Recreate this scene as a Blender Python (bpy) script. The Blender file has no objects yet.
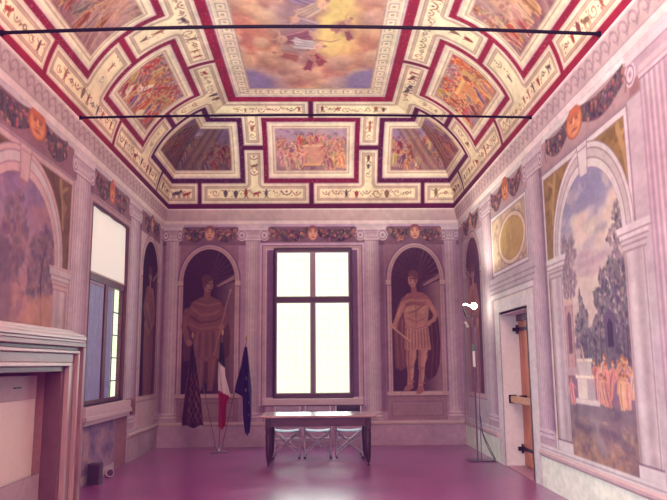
import bpy, bmesh, math, random
import numpy as np
from mathutils import Vector, Matrix

# ------------------------------------------------------------------ room dimensions (metres)
XL, XR, YB, YF = -3.216, 2.927, 14.34, -1.2      # fireplace wall, door wall, window wall, wall behind the camera
HC, HR, CO = 4.49, 4.80, 0.105                   # underside of cornice, springing of vault, cornice overhang
VA, VB, RR = 2.0, 1.88, 1.94                     # cove: depth, rise, unrolled radius
VTOP = RR * math.pi / 2
XC = (XL + XR) / 2
col = bpy.context.scene.collection
rng = np.random.default_rng(7)
random.seed(7)

# ------------------------------------------------------------------ registry of things
TH, PART = [], {}
_next = [10]
class Thing:
    def __init__(s, name, label, cat, group=None, kind=None):
        s.name, s.label, s.cat, s.group, s.kind, s.parts = name, label, cat, group, kind, {}
        s.objs = {}; TH.append(s)
    def p(s, part=None, label=None, key=None):
        k = key or part
        if k not in s.parts:
            pid = _next[0]; _next[0] += 1
            s.parts[k] = pid; PART[pid] = (s, part, label)
        return s.parts[k]
ACC = {}      # pid -> list of (verts, faces, colours)

def props(o, label=None, cat=None, group=None, kind=None):
    if label: o['label'] = label
    if cat: o['category'] = cat
    if group: o['group'] = group
    if kind: o['kind'] = kind
    return o

# ------------------------------------------------------------------ canvas: brushwork on a gridded wall surface
def vnoise(shape, cell, seed):
    r = np.random.default_rng(seed)
    h, w = shape
    gh, gw = int(h / cell) + 3, int(w / cell) + 3
    g = r.random((gh, gw))
    y = np.arange(h) / cell; x = np.arange(w) / cell
    yi, xi = y.astype(int), x.astype(int)
    fy = (y - yi); fx = (x - xi)
    fy = (fy * fy * (3 - 2 * fy))[:, None]; fx = (fx * fx * (3 - 2 * fx))[None, :]
    a = g[yi][:, xi]; b = g[yi][:, xi + 1]; c = g[yi + 1][:, xi]; d = g[yi + 1][:, xi + 1]
    return (a * (1 - fx) + b * fx) * (1 - fy) + (c * (1 - fx) + d * fx) * fy
def fbm(shape, cell, seed, octs=4):
    o = np.zeros(shape); amp = 1; tot = 0
    for k in range(octs):
        c = max(cell / 2 ** k, 1.01)
        o += amp * vnoise(shape, c, seed + 31 * k); tot += amp; amp *= .55
    return o / tot

class Canvas:
    def __init__(s, u0, u1, v0, v1, pu, pv, base, pid, fn):
        s.nu = int((u1 - u0) * pu) + 1; s.nv = int((v1 - v0) * pv) + 1
        s.u = np.linspace(u0, u1, s.nu); s.v = np.linspace(v0, v1, s.nv)
        s.U, s.V = np.meshgrid(s.u, s.v)
        s.SU, s.SV = s.U, s.V                       # brush coordinates (may be sheared)
        s.c = np.zeros((s.nv, s.nu, 3)); s.c[:] = base
        s.id = np.full((s.nv, s.nu), pid, dtype=int)
        s.cell = max(1 / pu, 1 / pv); s.fn = fn; s.tidy = 0
    def win(s, u0, u1, v0, v1):
        e = s.cell * 2 + s.tidy
        i0, i1 = np.searchsorted(s.u, [u0 - e, u1 + e]); j0, j1 = np.searchsorted(s.v, [v0 - s.cell * 2, v1 + s.cell * 2])
        return slice(j0, j1), slice(i0, i1)
    def put(s, w, al, c, pid=None, a=1.0):
        if callable(c): c = c(s.SU[w], s.SV[w])
        else: c = np.asarray(c, float)
        k = (al * a)[..., None]
        s.c[w] = s.c[w] * (1 - k) + c * k
        if pid is not None:
            m = al > .5
            s.id[w][m] = pid
    def sd_poly(s, w, pts):
        U, V = s.SU[w], s.SV[w]
        d = np.full(U.shape, 1e9); ins = np.zeros(U.shape, bool)
        n = len(pts)
        for i in range(n):
            ax, ay = pts[i]; bx, by = pts[(i + 1) % n]
            ex, ey = bx - ax, by - ay
            L = ex * ex + ey * ey + 1e-12
            t = np.clip(((U - ax) * ex + (V - ay) * ey) / L, 0, 1)
            d = np.minimum(d, (U - ax - t * ex) ** 2 + (V - ay - t * ey) ** 2)
            cr = (ay > V) != (by > V)
            if ey != 0:
                ins ^= cr & (U < ax + ex * (V - ay) / ey)
        d = np.sqrt(d)
        return np.where(ins, d, -d)
    def poly(s, pts, c, pid=None, a=1.0, soft=0):
        us = [p[0] for p in pts]; vs = [p[1] for p in pts]
        w = s.win(min(us) - soft, max(us) + soft, min(vs) - soft, max(vs) + soft)
        if s.U[w].size == 0: return
        s.put(w, np.clip(.5 + s.sd_poly(w, pts) / max(s.cell, soft), 0, 1), c, pid, a)
    def rect(s, u0, u1, v0, v1, c, pid=None, a=1.0, soft=0):
        w = s.win(u0 - soft, u1 + soft, v0 - soft, v1 + soft)
        if s.U[w].size == 0: return
        U, V = s.SU[w], s.SV[w]
        d = np.minimum(np.minimum(U - u0, u1 - U), np.minimum(V - v0, v1 - V))
        s.put(w, np.clip(.5 + d / max(s.cell, soft), 0, 1), c, pid, a)
    def ell(s, cu, cv, ru, rv, c, pid=None, a=1.0, rot=0.0, soft=0, ring=None):
        R = max(ru, rv) + soft
        w = s.win(cu - R, cu + R, cv - R, cv + R)
        if s.U[w].size == 0: return
        x, y = s.SU[w] - cu, s.SV[w] - cv
        if rot:
            cr, sr = math.cos(rot), math.sin(rot); x, y = x * cr + y * sr, -x * sr + y * cr
        r = np.sqrt((x / ru) ** 2 + (y / rv) ** 2)
        d = (1 - r) * min(ru, rv)
        if ring: d = ring / 2 - np.abs(d)
        s.put(w, np.clip(.5 + d / max(s.cell, soft), 0, 1), c, pid, a)
    def line(s, pts, wd, c, pid=None, a=1.0, soft=0, w2=None):
        us = [p[0] for p in pts]; vs = [p[1] for p in pts]
        w2 = wd if w2 is None else w2; m = max(wd, w2) / 2 + soft
        w = s.win(min(us) - m, max(us) + m, min(vs) - m, max(vs) + m)
        if s.U[w].size == 0: return
        U, V = s.SU[w], s.SV[w]; best = np.full(U.shape, -1e9); n = len(pts) - 1
        for i in range(n):
            ax, ay = pts[i]; bx, by = pts[i + 1]; ex, ey = bx - ax, by - ay
            t = np.clip(((U - ax) * ex + (V - ay) * ey) / (ex * ex + ey * ey + 1e-12), 0, 1)
            wid = wd + (w2 - wd) * (i + t) / n
            best = np.maximum(best, wid / 2 - np.hypot(U - ax - t * ex, V - ay - t * ey))
        s.put(w, np.clip(.5 + best / max(s.cell, soft), 0, 1), c, pid, a)
    def arch_pts(s, uc, r, vs, v0, rv=None, n=28):
        rv = rv or r
        return [(uc - r, v0)] + [(uc - r * math.cos(math.pi * k / n), vs + rv * math.sin(math.pi * k / n)) for k in range(n + 1)] + [(uc + r, v0)]
    def mottle(s, seed, amt=.10):
        n = fbm(s.U.shape, 26, seed, 5) - .5
        f = fbm(s.U.shape, 5, seed + 9, 3) - .5
        k = 1 + amt * 1.6 * n + amt * 1.1 * f
        s.c *= k[..., None]
        t = (fbm(s.U.shape, 50, seed + 77, 3) - .5)[..., None] * amt
        s.c = s.c * (1 + t * np.array([.35, -.25, .35]))
    def emit(s):
        P = s.fn(s.U, s.V)                     # (nv,nu,3)
        lin = np.clip(s.c, 0, 1); lin = np.where(lin < .04045, lin / 12.92, ((lin + .055) / 1.055) ** 2.4)
        P = P.reshape(-1, 3); lin = lin.reshape(-1, 3)
        f = s.id[:-1, :-1]
        jj, ii = np.indices(f.shape)
        v00 = jj * s.nu + ii
        quads = np.stack([v00, v00 + 1, v00 + 1 + s.nu, v00 + s.nu], -1).reshape(-1, 4)
        fl = f.reshape(-1)
        # cells collapsed onto the groin carry no area
        e1 = P[quads[:, 2]] - P[quads[:, 0]]; e2 = P[quads[:, 3]] - P[quads[:, 1]]
        ar = np.linalg.norm(np.cross(e1, e2), axis=1)
        ok = (ar > 1e-7) & (fl >= 0)
        for pid in np.unique(fl[ok]):
            q = quads[ok & (fl == pid)]
            vi, inv = np.unique(q.reshape(-1), return_inverse=True)
            ACC.setdefault(int(pid), []).append((P[vi], inv.reshape(-1, 4), lin[vi]))

# ------------------------------------------------------------------ materials
def nodes(name):
    m = bpy.data.materials.new(name); m.use_nodes = True
    nt = m.node_tree; b = nt.nodes['Principled BSDF']
    return m, nt, b
def fresco_mat():
    m, nt, b = nodes('fresco_plaster')
    at = nt.nodes.new('ShaderNodeAttribute'); at.attribute_name = 'paint'
    tc = nt.nodes.new('ShaderNodeTexCoord')
    n1 = nt.nodes.new('ShaderNodeTexNoise'); n1.inputs['Scale'].default_value = 9; n1.inputs['Detail'].default_value = 6
    nt.links.new(tc.outputs['Object'], n1.inputs['Vector'])
    mr = nt.nodes.new('ShaderNodeMapRange'); mr.inputs[1].default_value = .25; mr.inputs[2].default_value = .75
    mr.inputs[3].default_value = .92; mr.inputs[4].default_value = 1.05
    nt.links.new(n1.outputs[0], mr.inputs[0])
    mx = nt.nodes.new('ShaderNodeVectorMath'); mx.operation = 'SCALE'
    nt.links.new(at.outputs['Color'], mx.inputs[0]); nt.links.new(mr.outputs[0], mx.inputs['Scale'])
    nt.links.new(mx.outputs[0], b.inputs['Base Color'])
    b.inputs['Roughness'].default_value = .75; b.inputs['Specular IOR Level'].default_value = .2
    return m
FRESCO = fresco_mat()
def s2l(c): return tuple((x / 12.92 if x < .04045 else ((x + .055) / 1.055) ** 2.4) for x in c)
MATS = {}
def mat(name, c, rough=.6, metal=0.0, var=.12, scale=14, stretch=(1, 1, 1), c2=None, bump=0.0, emit=0.0, spec=.5):
    if name in MATS: return MATS[name]
    m, nt, b = nodes(name)
    c = s2l(c); c2 = s2l(c2) if c2 else tuple(x * (1 - var * 2) for x in c)
    tc = nt.nodes.new('ShaderNodeTexCoord'); mp = nt.nodes.new('ShaderNodeMapping'); mp.inputs['Scale'].default_value = stretch
    n = nt.nodes.new('ShaderNodeTexNoise'); n.inputs['Scale'].default_value = scale; n.inputs['Detail'].default_value = 5
    r = nt.nodes.new('ShaderNodeValToRGB'); r.color_ramp.elements[0].position = .3; r.color_ramp.elements[1].position = .7
    r.color_ramp.elements[0].color = (*c2, 1); r.color_ramp.elements[1].color = (*c, 1)
    nt.links.new(tc.outputs['Object'], mp.inputs[0]); nt.links.new(mp.outputs[0], n.inputs['Vector'])
    nt.links.new(n.outputs[0], r.inputs[0]); nt.links.new(r.outputs[0], b.inputs['Base Color'])
    b.inputs['Roughness'].default_value = rough; b.inputs['Metallic'].default_value = metal
    b.inputs['Specular IOR Level'].default_value = spec
    if bump:
        bp = nt.nodes.new('ShaderNodeBump'); bp.inputs['Strength'].default_value = bump
        nt.links.new(n.outputs[0], bp.inputs['Height']); nt.links.new(bp.outputs[0], b.inputs['Normal'])
    if emit:
        b.inputs['Emission Color'].default_value = (*c, 1); b.inputs['Emission Strength'].default_value = emit
    MATS[name] = m
    return m

# ------------------------------------------------------------------ mesh helpers
def new_obj(name, verts, faces, material, parent=None, smooth=False, colors=None):
    me = bpy.data.meshes.new(name)
    verts = np.asarray(verts, float)
    me.from_pydata([tuple(v) for v in verts], [], [tuple(f) for f in faces])
    me.materials.append(material)
    if smooth: me.polygons.foreach_set('use_smooth', [True] * len(me.polygons))
    o = bpy.data.objects.new(name, me); col.objects.link(o)
    if parent: o.parent = parent
    return o
def fast_mesh(name, V, F, Cc, material):
    me = bpy.data.meshes.new(name)
    nv, nf = len(V), len(F)
    me.vertices.add(nv); me.vertices.foreach_set('co', V.astype(np.float32).ravel())
    me.loops.add(nf * 4); me.loops.foreach_set('vertex_index', F.astype(np.int32).ravel())
    me.polygons.add(nf); me.polygons.foreach_set('loop_start', np.arange(0, nf * 4, 4, dtype=np.int32))
    me.update(calc_edges=True)
    ca = me.attributes.new('paint', 'FLOAT_COLOR', 'POINT')
    ca.data.foreach_set('color', np.c_[Cc, np.ones(nv)].astype(np.float32).ravel())
    me.materials.append(material)
    return me
class MB:
    def __init__(s): s.v = []; s.f = []
    def add(s, V, F):
        o = len(s.v); s.v += [tuple(v) for v in V]; s.f += [tuple(i + o for i in f) for f in F]; return s
    def box(s, x0, x1, y0, y1, z0, z1):
        return s.add([(x0, y0, z0), (x1, y0, z0), (x1, y1, z0), (x0, y1, z0), (x0, y0, z1), (x1, y0, z1), (x1, y1, z1), (x0, y1, z1)],
                     [(3, 2, 1, 0), (4, 5, 6, 7), (0, 1, 5, 4), (1, 2, 6, 5), (2, 3, 7, 6), (3, 0, 4, 7)])
    def tube(s, pts, r, n=10, r2=None):
        pts = [Vector(p) for p in pts]; r2 = r if r2 is None else r2; m = len(pts)
        V = []; up = Vector((0, 0, 1)); prev = None
        for i, p in enumerate(pts):
            t = (pts[min(i + 1, m - 1)] - pts[max(i - 1, 0)]).normalized()
            if prev is None:
                a = up if abs(t.dot(up)) < .95 else Vector((1, 0, 0)); x = t.cross(a).normalized()
            else: x = (prev - t * prev.dot(t)).normalized()
            prev = x; y = t.cross(x); rr = r + (r2 - r) * i / max(m - 1, 1)
            V += [p + x * rr * math.cos(2 * math.pi * k / n) + y * rr * math.sin(2 * math.pi * k / n) for k in range(n)]
        F = [(i * n + k, i * n + (k + 1) % n, (i + 1) * n + (k + 1) % n, (i + 1) * n + k) for i in range(m - 1) for k in range(n)]
        F += [tuple(range(n - 1, -1, -1)), tuple((m - 1) * n + k for k in range(n))]
        return s.add(V, F)
    def lathe(s, prof, c=(0, 0, 0), n=20, square=False):
        V = []; off = math.pi / 4 if square else 0; n = 4 if square else n; k2 = math.sqrt(2) if square else 1
        for r, z in prof:
            V += [(c[0] + r * k2 * math.cos(off + 2 * math.pi * k / n), c[1] + r * k2 * math.sin(off + 2 * math.pi * k / n), c[2] + z) for k in range(n)]
        F = [(i * n + k, i * n + (k + 1) % n, (i + 1) * n + (k + 1) % n, (i + 1) * n + k) for i in range(len(prof) - 1) for k in range(n)]
        F += [tuple(range(n - 1, -1, -1)), tuple((len(prof) - 1) * n + k for k in range(n))]
        return s.add(V, F)
    def prism(s, prof, a, b, axis):
        """profile [(p,q)] extruded from a to b along axis 'x','y','z'"""
        def P(t, p, q): return (t, p, q) if axis == 'x' else (p, t, q) if axis == 'y' else (p, q, t)
        n = len(prof)
        V = [P(a, *p) for p in prof] + [P(b, *p) for p in prof]
        F = [(k, (k + 1) % n, n + (k + 1) % n, n + k) for k in range(n)] + [tuple(range(n - 1, -1, -1)), tuple(range(n, 2 * n))]
        return s.add(V, F)
    def obj(s, name, material, parent=None, smooth=False, bevel=0.0):
        me = bpy.data.meshes.new(name)
        bm = bmesh.new()
        vs = [bm.verts.new(v) for v in s.v]
        for f in s.f:
            try: bm.faces.new([vs[i] for i in f])
            except ValueError: pass
        bmesh.ops.recalc_face_normals(bm, faces=bm.faces)
        if bevel: bmesh.ops.bevel(bm, geom=list(bm.edges), offset=bevel, segments=2, affect='EDGES', profile=.5)
        if smooth:
            for f in bm.faces: f.smooth = True
        bm.to_mesh(me); bm.free(); me.materials.append(material)
        o = bpy.data.objects.new(name, me); col.objects.link(o)
        if smooth:
            try: me.set_sharp_from_angle(angle=math.radians(40))
            except Exception: pass
        if parent is not None:
            o.parent = parent
            me.transform(Matrix.Translation(-Vector(parent.location)) if False else Matrix.Identity(4))
        return o
def empty(name, loc, label, cat, group=None, rz=0):
    o = bpy.data.objects.new(name, None); col.objects.link(o); o.location = loc; o.rotation_euler.z = rz; o.empty_display_size = .1
    return props(o, label, cat, group)
def dup(root, loc, rz=0, label=None):
    r = root.copy(); col.objects.link(r); r.location = loc; r.rotation_euler.z = rz
    if label: r['label'] = label
    for ch in list(root.children):
        c = ch.copy(); col.objects.link(c); c.parent = r
        for g in list(ch.children):
            d = g.copy(); col.objects.link(d); d.parent = c
    return r
# ------------------------------------------------------------------ light levels and floor colours
WORLD_C, WORLD_S = (1.0, .98, .70), 1.25
E_SIDE, E_REAR, E_LAMP, EXPO, E_WIN = 90, 2100, 220, 0.0, 140
SIDE_T, SIDE_SPREAD = (XR, 8.0, .2), 100
REAR_T, REAR_SPREAD = (.5, 3.9, 8.9), 92
FLOOR_A, FLOOR_B = (.50, .20, .46), (.60, .30, .55)
LIFT, GAIN = (.016, .003, .026), (1.14, 1.36, 1.28)
# ------------------------------------------------------------------ palette
CREAM, CREAMHI, CREAMSH = (.87, .74, .67), (.92, .81, .73), (.69, .53, .50)
RED, REDDK = (.55, .085, .19), (.33, .05, .20)
STONE, STONEHI, STONESH = (.80, .67, .71), (.90, .79, .81), (.55, .40, .48)
LINE = (.36, .22, .32)
DARKN = (.25, .13, .22)
def mixc(a, b, t): return tuple(x + (y - x) * t for x, y in zip(a, b))
def jit(c, s=.06): return tuple(min(1, max(0, x + random.uniform(-s, s))) for x in c)

S_BACK, S_LEFT, S_RIGHT, S_CEIL, S_DB, S_DL, S_DR, S_CB, S_CL, S_CR = range(10)
def structure(name): return Thing(name, None, None, kind='structure').p()
W_BACK, W_LEFT, W_RIGHT, CEIL = structure('wall_window_side'), structure('wall_fireplace_side'), structure('wall_door_side'), structure('ceiling')
B_BACK, B_LEFT, B_RIGHT = structure('baseboard_window_side'), structure('baseboard_fireplace_side'), structure('baseboard_door_side')
T_BACK, T_LEFT, T_RIGHT = structure('trim_1'), structure('trim_2'), structure('trim_3')

def f_back(u, v): return np.stack([u, np.full_like(u, YB), v], -1)
def f_left(u, v): return np.stack([np.full_like(u, XL), u, v], -1)
def f_right(u, v): return np.stack([np.full_like(u, XR), u, v], -1)
def cove(v): th = v / RR; return CO + VA * (1 - np.cos(th)), HR + VB * np.sin(th)
def f_cl(u, v): d, z = cove(v); return np.stack([XL + d, np.minimum(u, YB - d), z], -1)
def f_cr(u, v): d, z = cove(v); return np.stack([XR - d, np.minimum(u, YB - d), z], -1)
def f_cb(u, v): d, z = cove(v); return np.stack([np.clip(u, XL + d, XR - d), YB - d, z], -1)
def f_flat(u, v): return np.stack([u, v, np.full_like(u, HR + VB)], -1)
def corn(v): t = v / .328; return CO * t ** 1.0, HC + (HR - HC) * t
def f_nl(u, v): d, z = corn(v); return np.stack([XL + d, np.minimum(u, YB - d), z], -1)
def f_nr(u, v): d, z = corn(v); return np.stack([XR - d, np.minimum(u, YB - d), z], -1)
def f_nb(u, v): d, z = corn(v); return np.stack([np.clip(u, XL + d, XR - d), YB - d, z], -1)

Y0 = 4.6
Bk = Canvas(XL, XR, 0, HC, 76, 76, STONE, W_BACK, f_back)
Lf = Canvas(Y0, YB, 0, HC, 56, 84, STONE, W_LEFT, f_left)
Rt = Canvas(Y0, YB, 0, HC, 64, 96, STONE, W_RIGHT, f_right)
CL = Canvas(Y0, YB - CO, 0, VTOP, 60, 76, RED, CEIL, f_cl)
CR = Canvas(Y0, YB - CO, 0, VTOP, 60, 76, RED, CEIL, f_cr)
CB = Canvas(XL + CO, XR - CO, 0, VTOP, 66, 66, RED, CEIL, f_cb)
FL = Canvas(XL + CO + VA, XR - CO - VA, Y0, YB - CO - VA, 66, 42, CREAM, CEIL, f_flat)
NL = Canvas(Y0, YB, 0, .328, 44, 70, STONE, T_LEFT, f_nl)
NR = Canvas(Y0, YB, 0, .328, 50, 70, STONE, T_RIGHT, f_nr)
NB = Canvas(XL, XR, 0, .328, 60, 60, STONE, T_BACK, f_nb)
for c in (CL, CR): c.SU = c.U - .25 * (c.V - .55); c.tidy = .7
for c in (Bk, Lf, Rt, CL, CR, CB, FL, NL, NR, NB): c.clip = None
_put = Canvas.put
def put(s, w, al, c, pid=None, a=1.0):
    if s.clip is not None: al = al * np.isin(s.id[w], s.clip)
    _put(s, w, al, c, pid, a)
Canvas.put = put

def layers(cv, pts, ls, soft=0):
    """nested mouldings: [(inset, colour, pid or None), ...]"""
    us = [p[0] for p in pts]; vs = [p[1] for p in pts]
    w = cv.win(min(us), max(us), min(vs), max(vs))
    if cv.U[w].size == 0: return
    sd = cv.sd_poly(w, pts)
    for ins, c, pid in ls: cv.put(w, np.clip(.5 + (sd - ins) / cv.cell, 0, 1), c, pid)

# ------------------------------------------------------------------ small figures, foliage, ornament
DRAPE = [(.78, .36, .28), (.70, .28, .30), (.84, .52, .36), (.62, .42, .46), (.85, .66, .50), (.52, .36, .48), (.74, .50, .46), (.60, .22, .26)]
SKIN = (.86, .60, .50)
def tiny_person(cv, u, v, h, lean=0, pal=DRAPE, su=1.0, dk=1.0):
    """a standing fresco figure of height h with foot at (u, v); su squeezes widths along the wall"""
    c = tuple(x * dk for x in jit(random.choice(pal), .05)); sk = tuple(x * dk for x in jit(SKIN, .05)); d = tuple(x * .55 for x in c)
    L = lambda a, b: (u + (a + lean * b) * h * su, v + b * h)
    cv.poly([L(-.10, 0), L(.10, 0), L(.15, .38), L(.16, .66), L(.08, .80), L(-.08, .80), L(-.16, .64), L(-.13, .35)], c, soft=.015)
    cv.line([L(.03, .05), L(.06, .4), L(.02, .7)], .05 * h, d, a=.7, soft=.01)
    cv.line([L(-.07, .1), L(-.03, .5)], .035 * h, mixc(c, (1, .9, .8), .45), a=.8, soft=.01)
    s = random.choice([-1, 1]); hand = random.uniform(.35, .95)
    cv.line([L(.11 * s, .74), L(.22 * s, .6 + .1 * random.random()), L(.32 * s, hand)], .06 * h, sk, w2=.035 * h)
    cv.line([L(-.11 * s, .74), L(-.20 * s, .55), L(-.12 * s, .42)], .06 * h, sk, w2=.04 * h)
    cv.ell(*L(.02 * s, .90), .065 * h * su, .085 * h, sk)
    cv.ell(*L(-.01 * s, .945), .07 * h * su, .05 * h, tuple(x * dk for x in (.56, .34, .31)), a=.8)
    cv.line([L(-.05, .0), L(-.07, .16)], .05 * h, sk); cv.line([L(.06, .0), L(.06, .16)], .05 * h, sk)
def crowd(cv, pid, u0, u1, v0, v1, n, h, pal=DRAPE, su=1.0, dk=1.0, lean=.0, dabs=2):
    cv.clip = [pid]
    n = int(n * 1.5) if dabs else n; ps = sorted([(random.uniform(v0, v1), random.uniform(u0, u1)) for _ in range(n)], reverse=True)
    for v, u in ps:
        tiny_person(cv, u, v, h * random.uniform(.7, 1.0), random.uniform(-.3, .3) + lean, pal, su, dk)
        for _ in range(dabs):
            a, b = u + random.uniform(-.2, .2) * su, v + random.uniform(0, h); c = tuple(x * dk * random.choice([.6, .8, 1.1]) for x in random.choice(pal))
            cv.line([(a, b), (a + random.uniform(-.10, .10), b + random.uniform(-.08, .10))], .03, c, a=.6, soft=.02)
    cv.clip = None
def foliage(cv, pts, n, r, cols, a=.85):
    """leaf dabs scattered inside a polygon"""
    us = [p[0] for p in pts]; vs = [p[1] for p in pts]; k = 0; tries = 0
    def inside(x, y):
        r_ = False
        for i in range(len(pts)):
            ax, ay = pts[i]; bx, by = pts[(i + 1) % len(pts)]
            if (ay > y) != (by > y) and x < ax + (bx - ax) * (y - ay) / (by - ay): r_ = not r_
        return r_
    while k < n and tries < n * 6:
        tries += 1
        x, y = random.uniform(min(us), max(us)), random.uniform(min(vs), max(vs))
        if inside(x, y):
            cv.ell(x, y, r * random.uniform(.6, 1.3), r * random.uniform(.4, .8), jit(random.choice(cols), .03), a=a, rot=random.uniform(0, 3.1)); k += 1
ORN = [(.46, .22, .24), (.58, .22, .20), (.36, .26, .30), (.52, .36, .30), (.62, .34, .28)]
def motif(cv, u, v, s):
    c = random.choice(ORN); k = random.randint(0, 5)
    if k == 0:      # winged figure
        cv.ell(u, v, s * .16, s * .3, c); cv.ell(u, v + s * .36, s * .1, s * .11, c)
        cv.line([(u, v + s * .15), (u + s * .5, v + s * .35)], s * .1, c, w2=s * .03); cv.line([(u, v + s * .15), (u - s * .5, v + s * .30)], s * .1, c, w2=s * .03)
        cv.line([(u, v - s * .2), (u + s * .2, v - s * .5)], s * .1, c); cv.line([(u, v - s * .2), (u - s * .15, v - s * .5)], s * .1, c)
    elif k == 1:    # beast
        cv.ell(u, v, s * .4, s * .17, c, rot=.2); cv.ell(u + s * .42, v + s * .2, s * .13, s * .12, c)
        for q in (-.3, -.15, .15, .3): cv.line([(u + q * s, v), (u + q * s * 1.1, v - s * .42)], s * .08, c)
        cv.line([(u - s * .38, v), (u - s * .62, v + s * .3)], s * .06, c)
    elif k == 2:    # vase
        cv.poly([(u - s * .1, v - s * .4), (u + s * .1, v - s * .4), (u + s * .25, v + s * .1), (u + s * .1, v + s * .4), (u - s * .1, v + s * .4), (u - s * .25, v + s * .1)], c)
        cv.line([(u - s * .2, v + s * .2), (u - s * .4, v + s * .4)], s * .05, c); cv.line([(u + s * .2, v + s * .2), (u + s * .4, v + s * .4)], s * .05, c)
    elif k == 3:    # scroll
        q = [(u + s * (.12 + .04 * t) * math.cos(t * .7), v + s * (.12 + .04 * t) * math.sin(t * .7)) for t in range(10)]
        cv.line(q, s * .09, c, w2=s * .03)
    elif k == 4:    # swag
        cv.line([(u - s * .5, v + s * .2), (u - s * .25, v - s * .1), (u, v - s * .18), (u + s * .25, v - s * .1), (u + s * .5, v + s * .2)], s * .09, c)
        cv.ell(u, v + s * .15, s * .1, s * .1, random.choice(ORN))
    else:
        cv.ell(u, v, s * .22, s * .2, c); cv.ell(u, v, s * .1, s * .1, CREAMHI)
        cv.line([(u - s * .5, v - s * .1), (u - s * .25, v)], s * .06, c); cv.line([(u + s * .25, v), (u + s * .5, v - s * .1)], s * .06, c)

def strip(pieces, label, group):
    """a framed grotesque strip; pieces = [(canvas, polygon, [(ornament axis points)])]"""
    t = Thing('grotesque_fresco', label, 'ceiling fresco', group); fr, fi = t.p('border'), t.p('field')
    for cv, pts, runs in pieces:
        layers(cv, pts, [(0, mixc(STONE, CREAM, .5), fr), (.035, CREAMHI, fr), (.06, CREAMSH, fr), (.085, mixc(CREAM, (.72, .58, .52), .5), fr), (.105, CREAMSH, fr), (.12, (.93, .82, .71), fi)])
        cv.clip = [fi]
        for (a0, b0, a1, b1, s) in runs:
            L = math.hypot(a1 - a0, b1 - b0); n = max(1, int(L / (s * .74)))
            for k in range(n):
                f = (k + .5) / n
                motif(cv, a0 + (a1 - a0) * f, b0 + (b1 - b0) * f + random.uniform(-.02, .02), s * random.uniform(.55, .9))
                for _ in range(2): cv.ell(a0 + (a1 - a0) * (f + .4 / n) + random.uniform(-.06, .06), b0 + (b1 - b0) * (f + .4 / n) + random.uniform(-.07, .07), .014, .014, random.choice(ORN), a=.8)
        cv.clip = None
    return t

# ------------------------------------------------------------------ ceiling
LOWV, UPV = (.11, .55), (2.01, 2.45)
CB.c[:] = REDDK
for cv in (CL, CR): cv.c[:] = np.array(RED) + (np.array(REDDK) - np.array(RED)) * np.clip((cv.U - 9.5) / 3.0, 0, 1)[..., None]  # reds darken towards the window wall: fading light put into the colour
for cv, w in ((CL, 'fireplace'), (CR, 'door')):
    g = 'grotesque strips of the vault above the %s wall' % w
    def low(a, b, t0=None, t1=None):
        P = [(a, LOWV[0]), (b, LOWV[0]), (b, LOWV[1])] + ([(t1, .55), (t1, 1.26), (t0, 1.26), (t0, .55)] if t0 else []) + [(a, LOWV[1])]
        return (cv, P, [(a + .15, .33, b - .15, .33, .26)] + ([((t0 + t1) / 2, .62, (t0 + t1) / 2, 1.12, .24)] if t0 else []))
    def up(a, b, t0=None, t1=None):
        P = [(a, UPV[0])] + ([(t0, 2.01), (t0, 1.36), (t1, 1.36), (t1, 2.01)] if t0 else []) + [(b, UPV[0]), (b, UPV[1]), (a, UPV[1])]
        return (cv, P, [(a + .15, 2.23, b - .15, 2.23, .26)] + ([((t0 + t1) / 2, 1.5, (t0 + t1) / 2, 1.95, .24)] if t0 else []))
    strip([low(4.2, 7.65)], 'cream grotesque strip low on the vault above the %s wall, nearest the viewer' % w, g)
    strip([low(7.75, 10.33, 8.80, 9.48)], 'cream grotesque strip low above the %s wall, its branch rising between two story frescoes' % w, g)
    strip([low(10.43, 13.22, 11.72, 12.30)], 'cream grotesque strip low above the %s wall, its branch rising beside the corner fresco' % w, g)
    strip([up(3.2, 6.70)], 'cream grotesque strip beside the sky painting, on the %s wall side, nearest the viewer' % w, g)
    strip([up(6.80, 10.50, 8.80, 9.48)], 'cream grotesque strip along the middle of the sky painting on the %s wall side' % w, g)
for sgn, cvs, w in ((-1, CL, 'fireplace'), (1, CR, 'door')):
    X = lambda a: XC + sgn * a            # a = distance from the room's centre line
    g = 'grotesque strips in the corners of the vault'
    strip([(cvs, [(13.28, .11), (15, .11), (15, .55), (13.34, .55)], [(13.5, .33, 14.1, .33, .26)]), (CB, [(X(2.36), .11), (X(4), .11), (X(4), .55), (X(2.36), .55)], [(X(2.5), .33, X(2.9), .33, .26)])],
          'short bent cream grotesque strip low in the vault corner between window wall and %s wall' % w, g)
    strip([(cvs, [(10.60, 2.01), (11.72, 2.01), (11.72, 1.36), (12.30, 1.36), (12.30, 2.01), (15, 2.01), (15, 2.45), (10.60, 2.45)], [(10.8, 2.23, 12.2, 2.23, .26), (12.0, 1.5, 12.0, 1.95, .24)]),
           (CB, [(X(.05), 2.01), (X(.985), 2.01), (X(.985), 1.36), (X(1.375), 1.36), (X(1.375), 2.01), (X(4), 2.01), (X(4), 2.45), (X(.05), 2.45)], [(X(.15), 2.23, X(1.5), 2.23, .2), (X(1.18), 1.5, X(1.18), 1.95, .2)])],
          'cream grotesque strip bending round the sky painting at the window wall and %s wall corner' % w, g)
    strip([(CB, [(X(.05), .11), (X(2.28), .11), (X(2.28), .55), (X(1.375), .55), (X(1.375), 1.26), (X(.985), 1.26), (X(.985), .55), (X(.05), .55)], [(X(.2), .33, X(2.1), .33, .26), (X(1.18), .65, X(1.18), 1.15, .22)])],
          'T-shaped cream grotesque strip above the window wall cornice on the %s wall side' % w, 'grotesque strips above the window wall')

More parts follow.
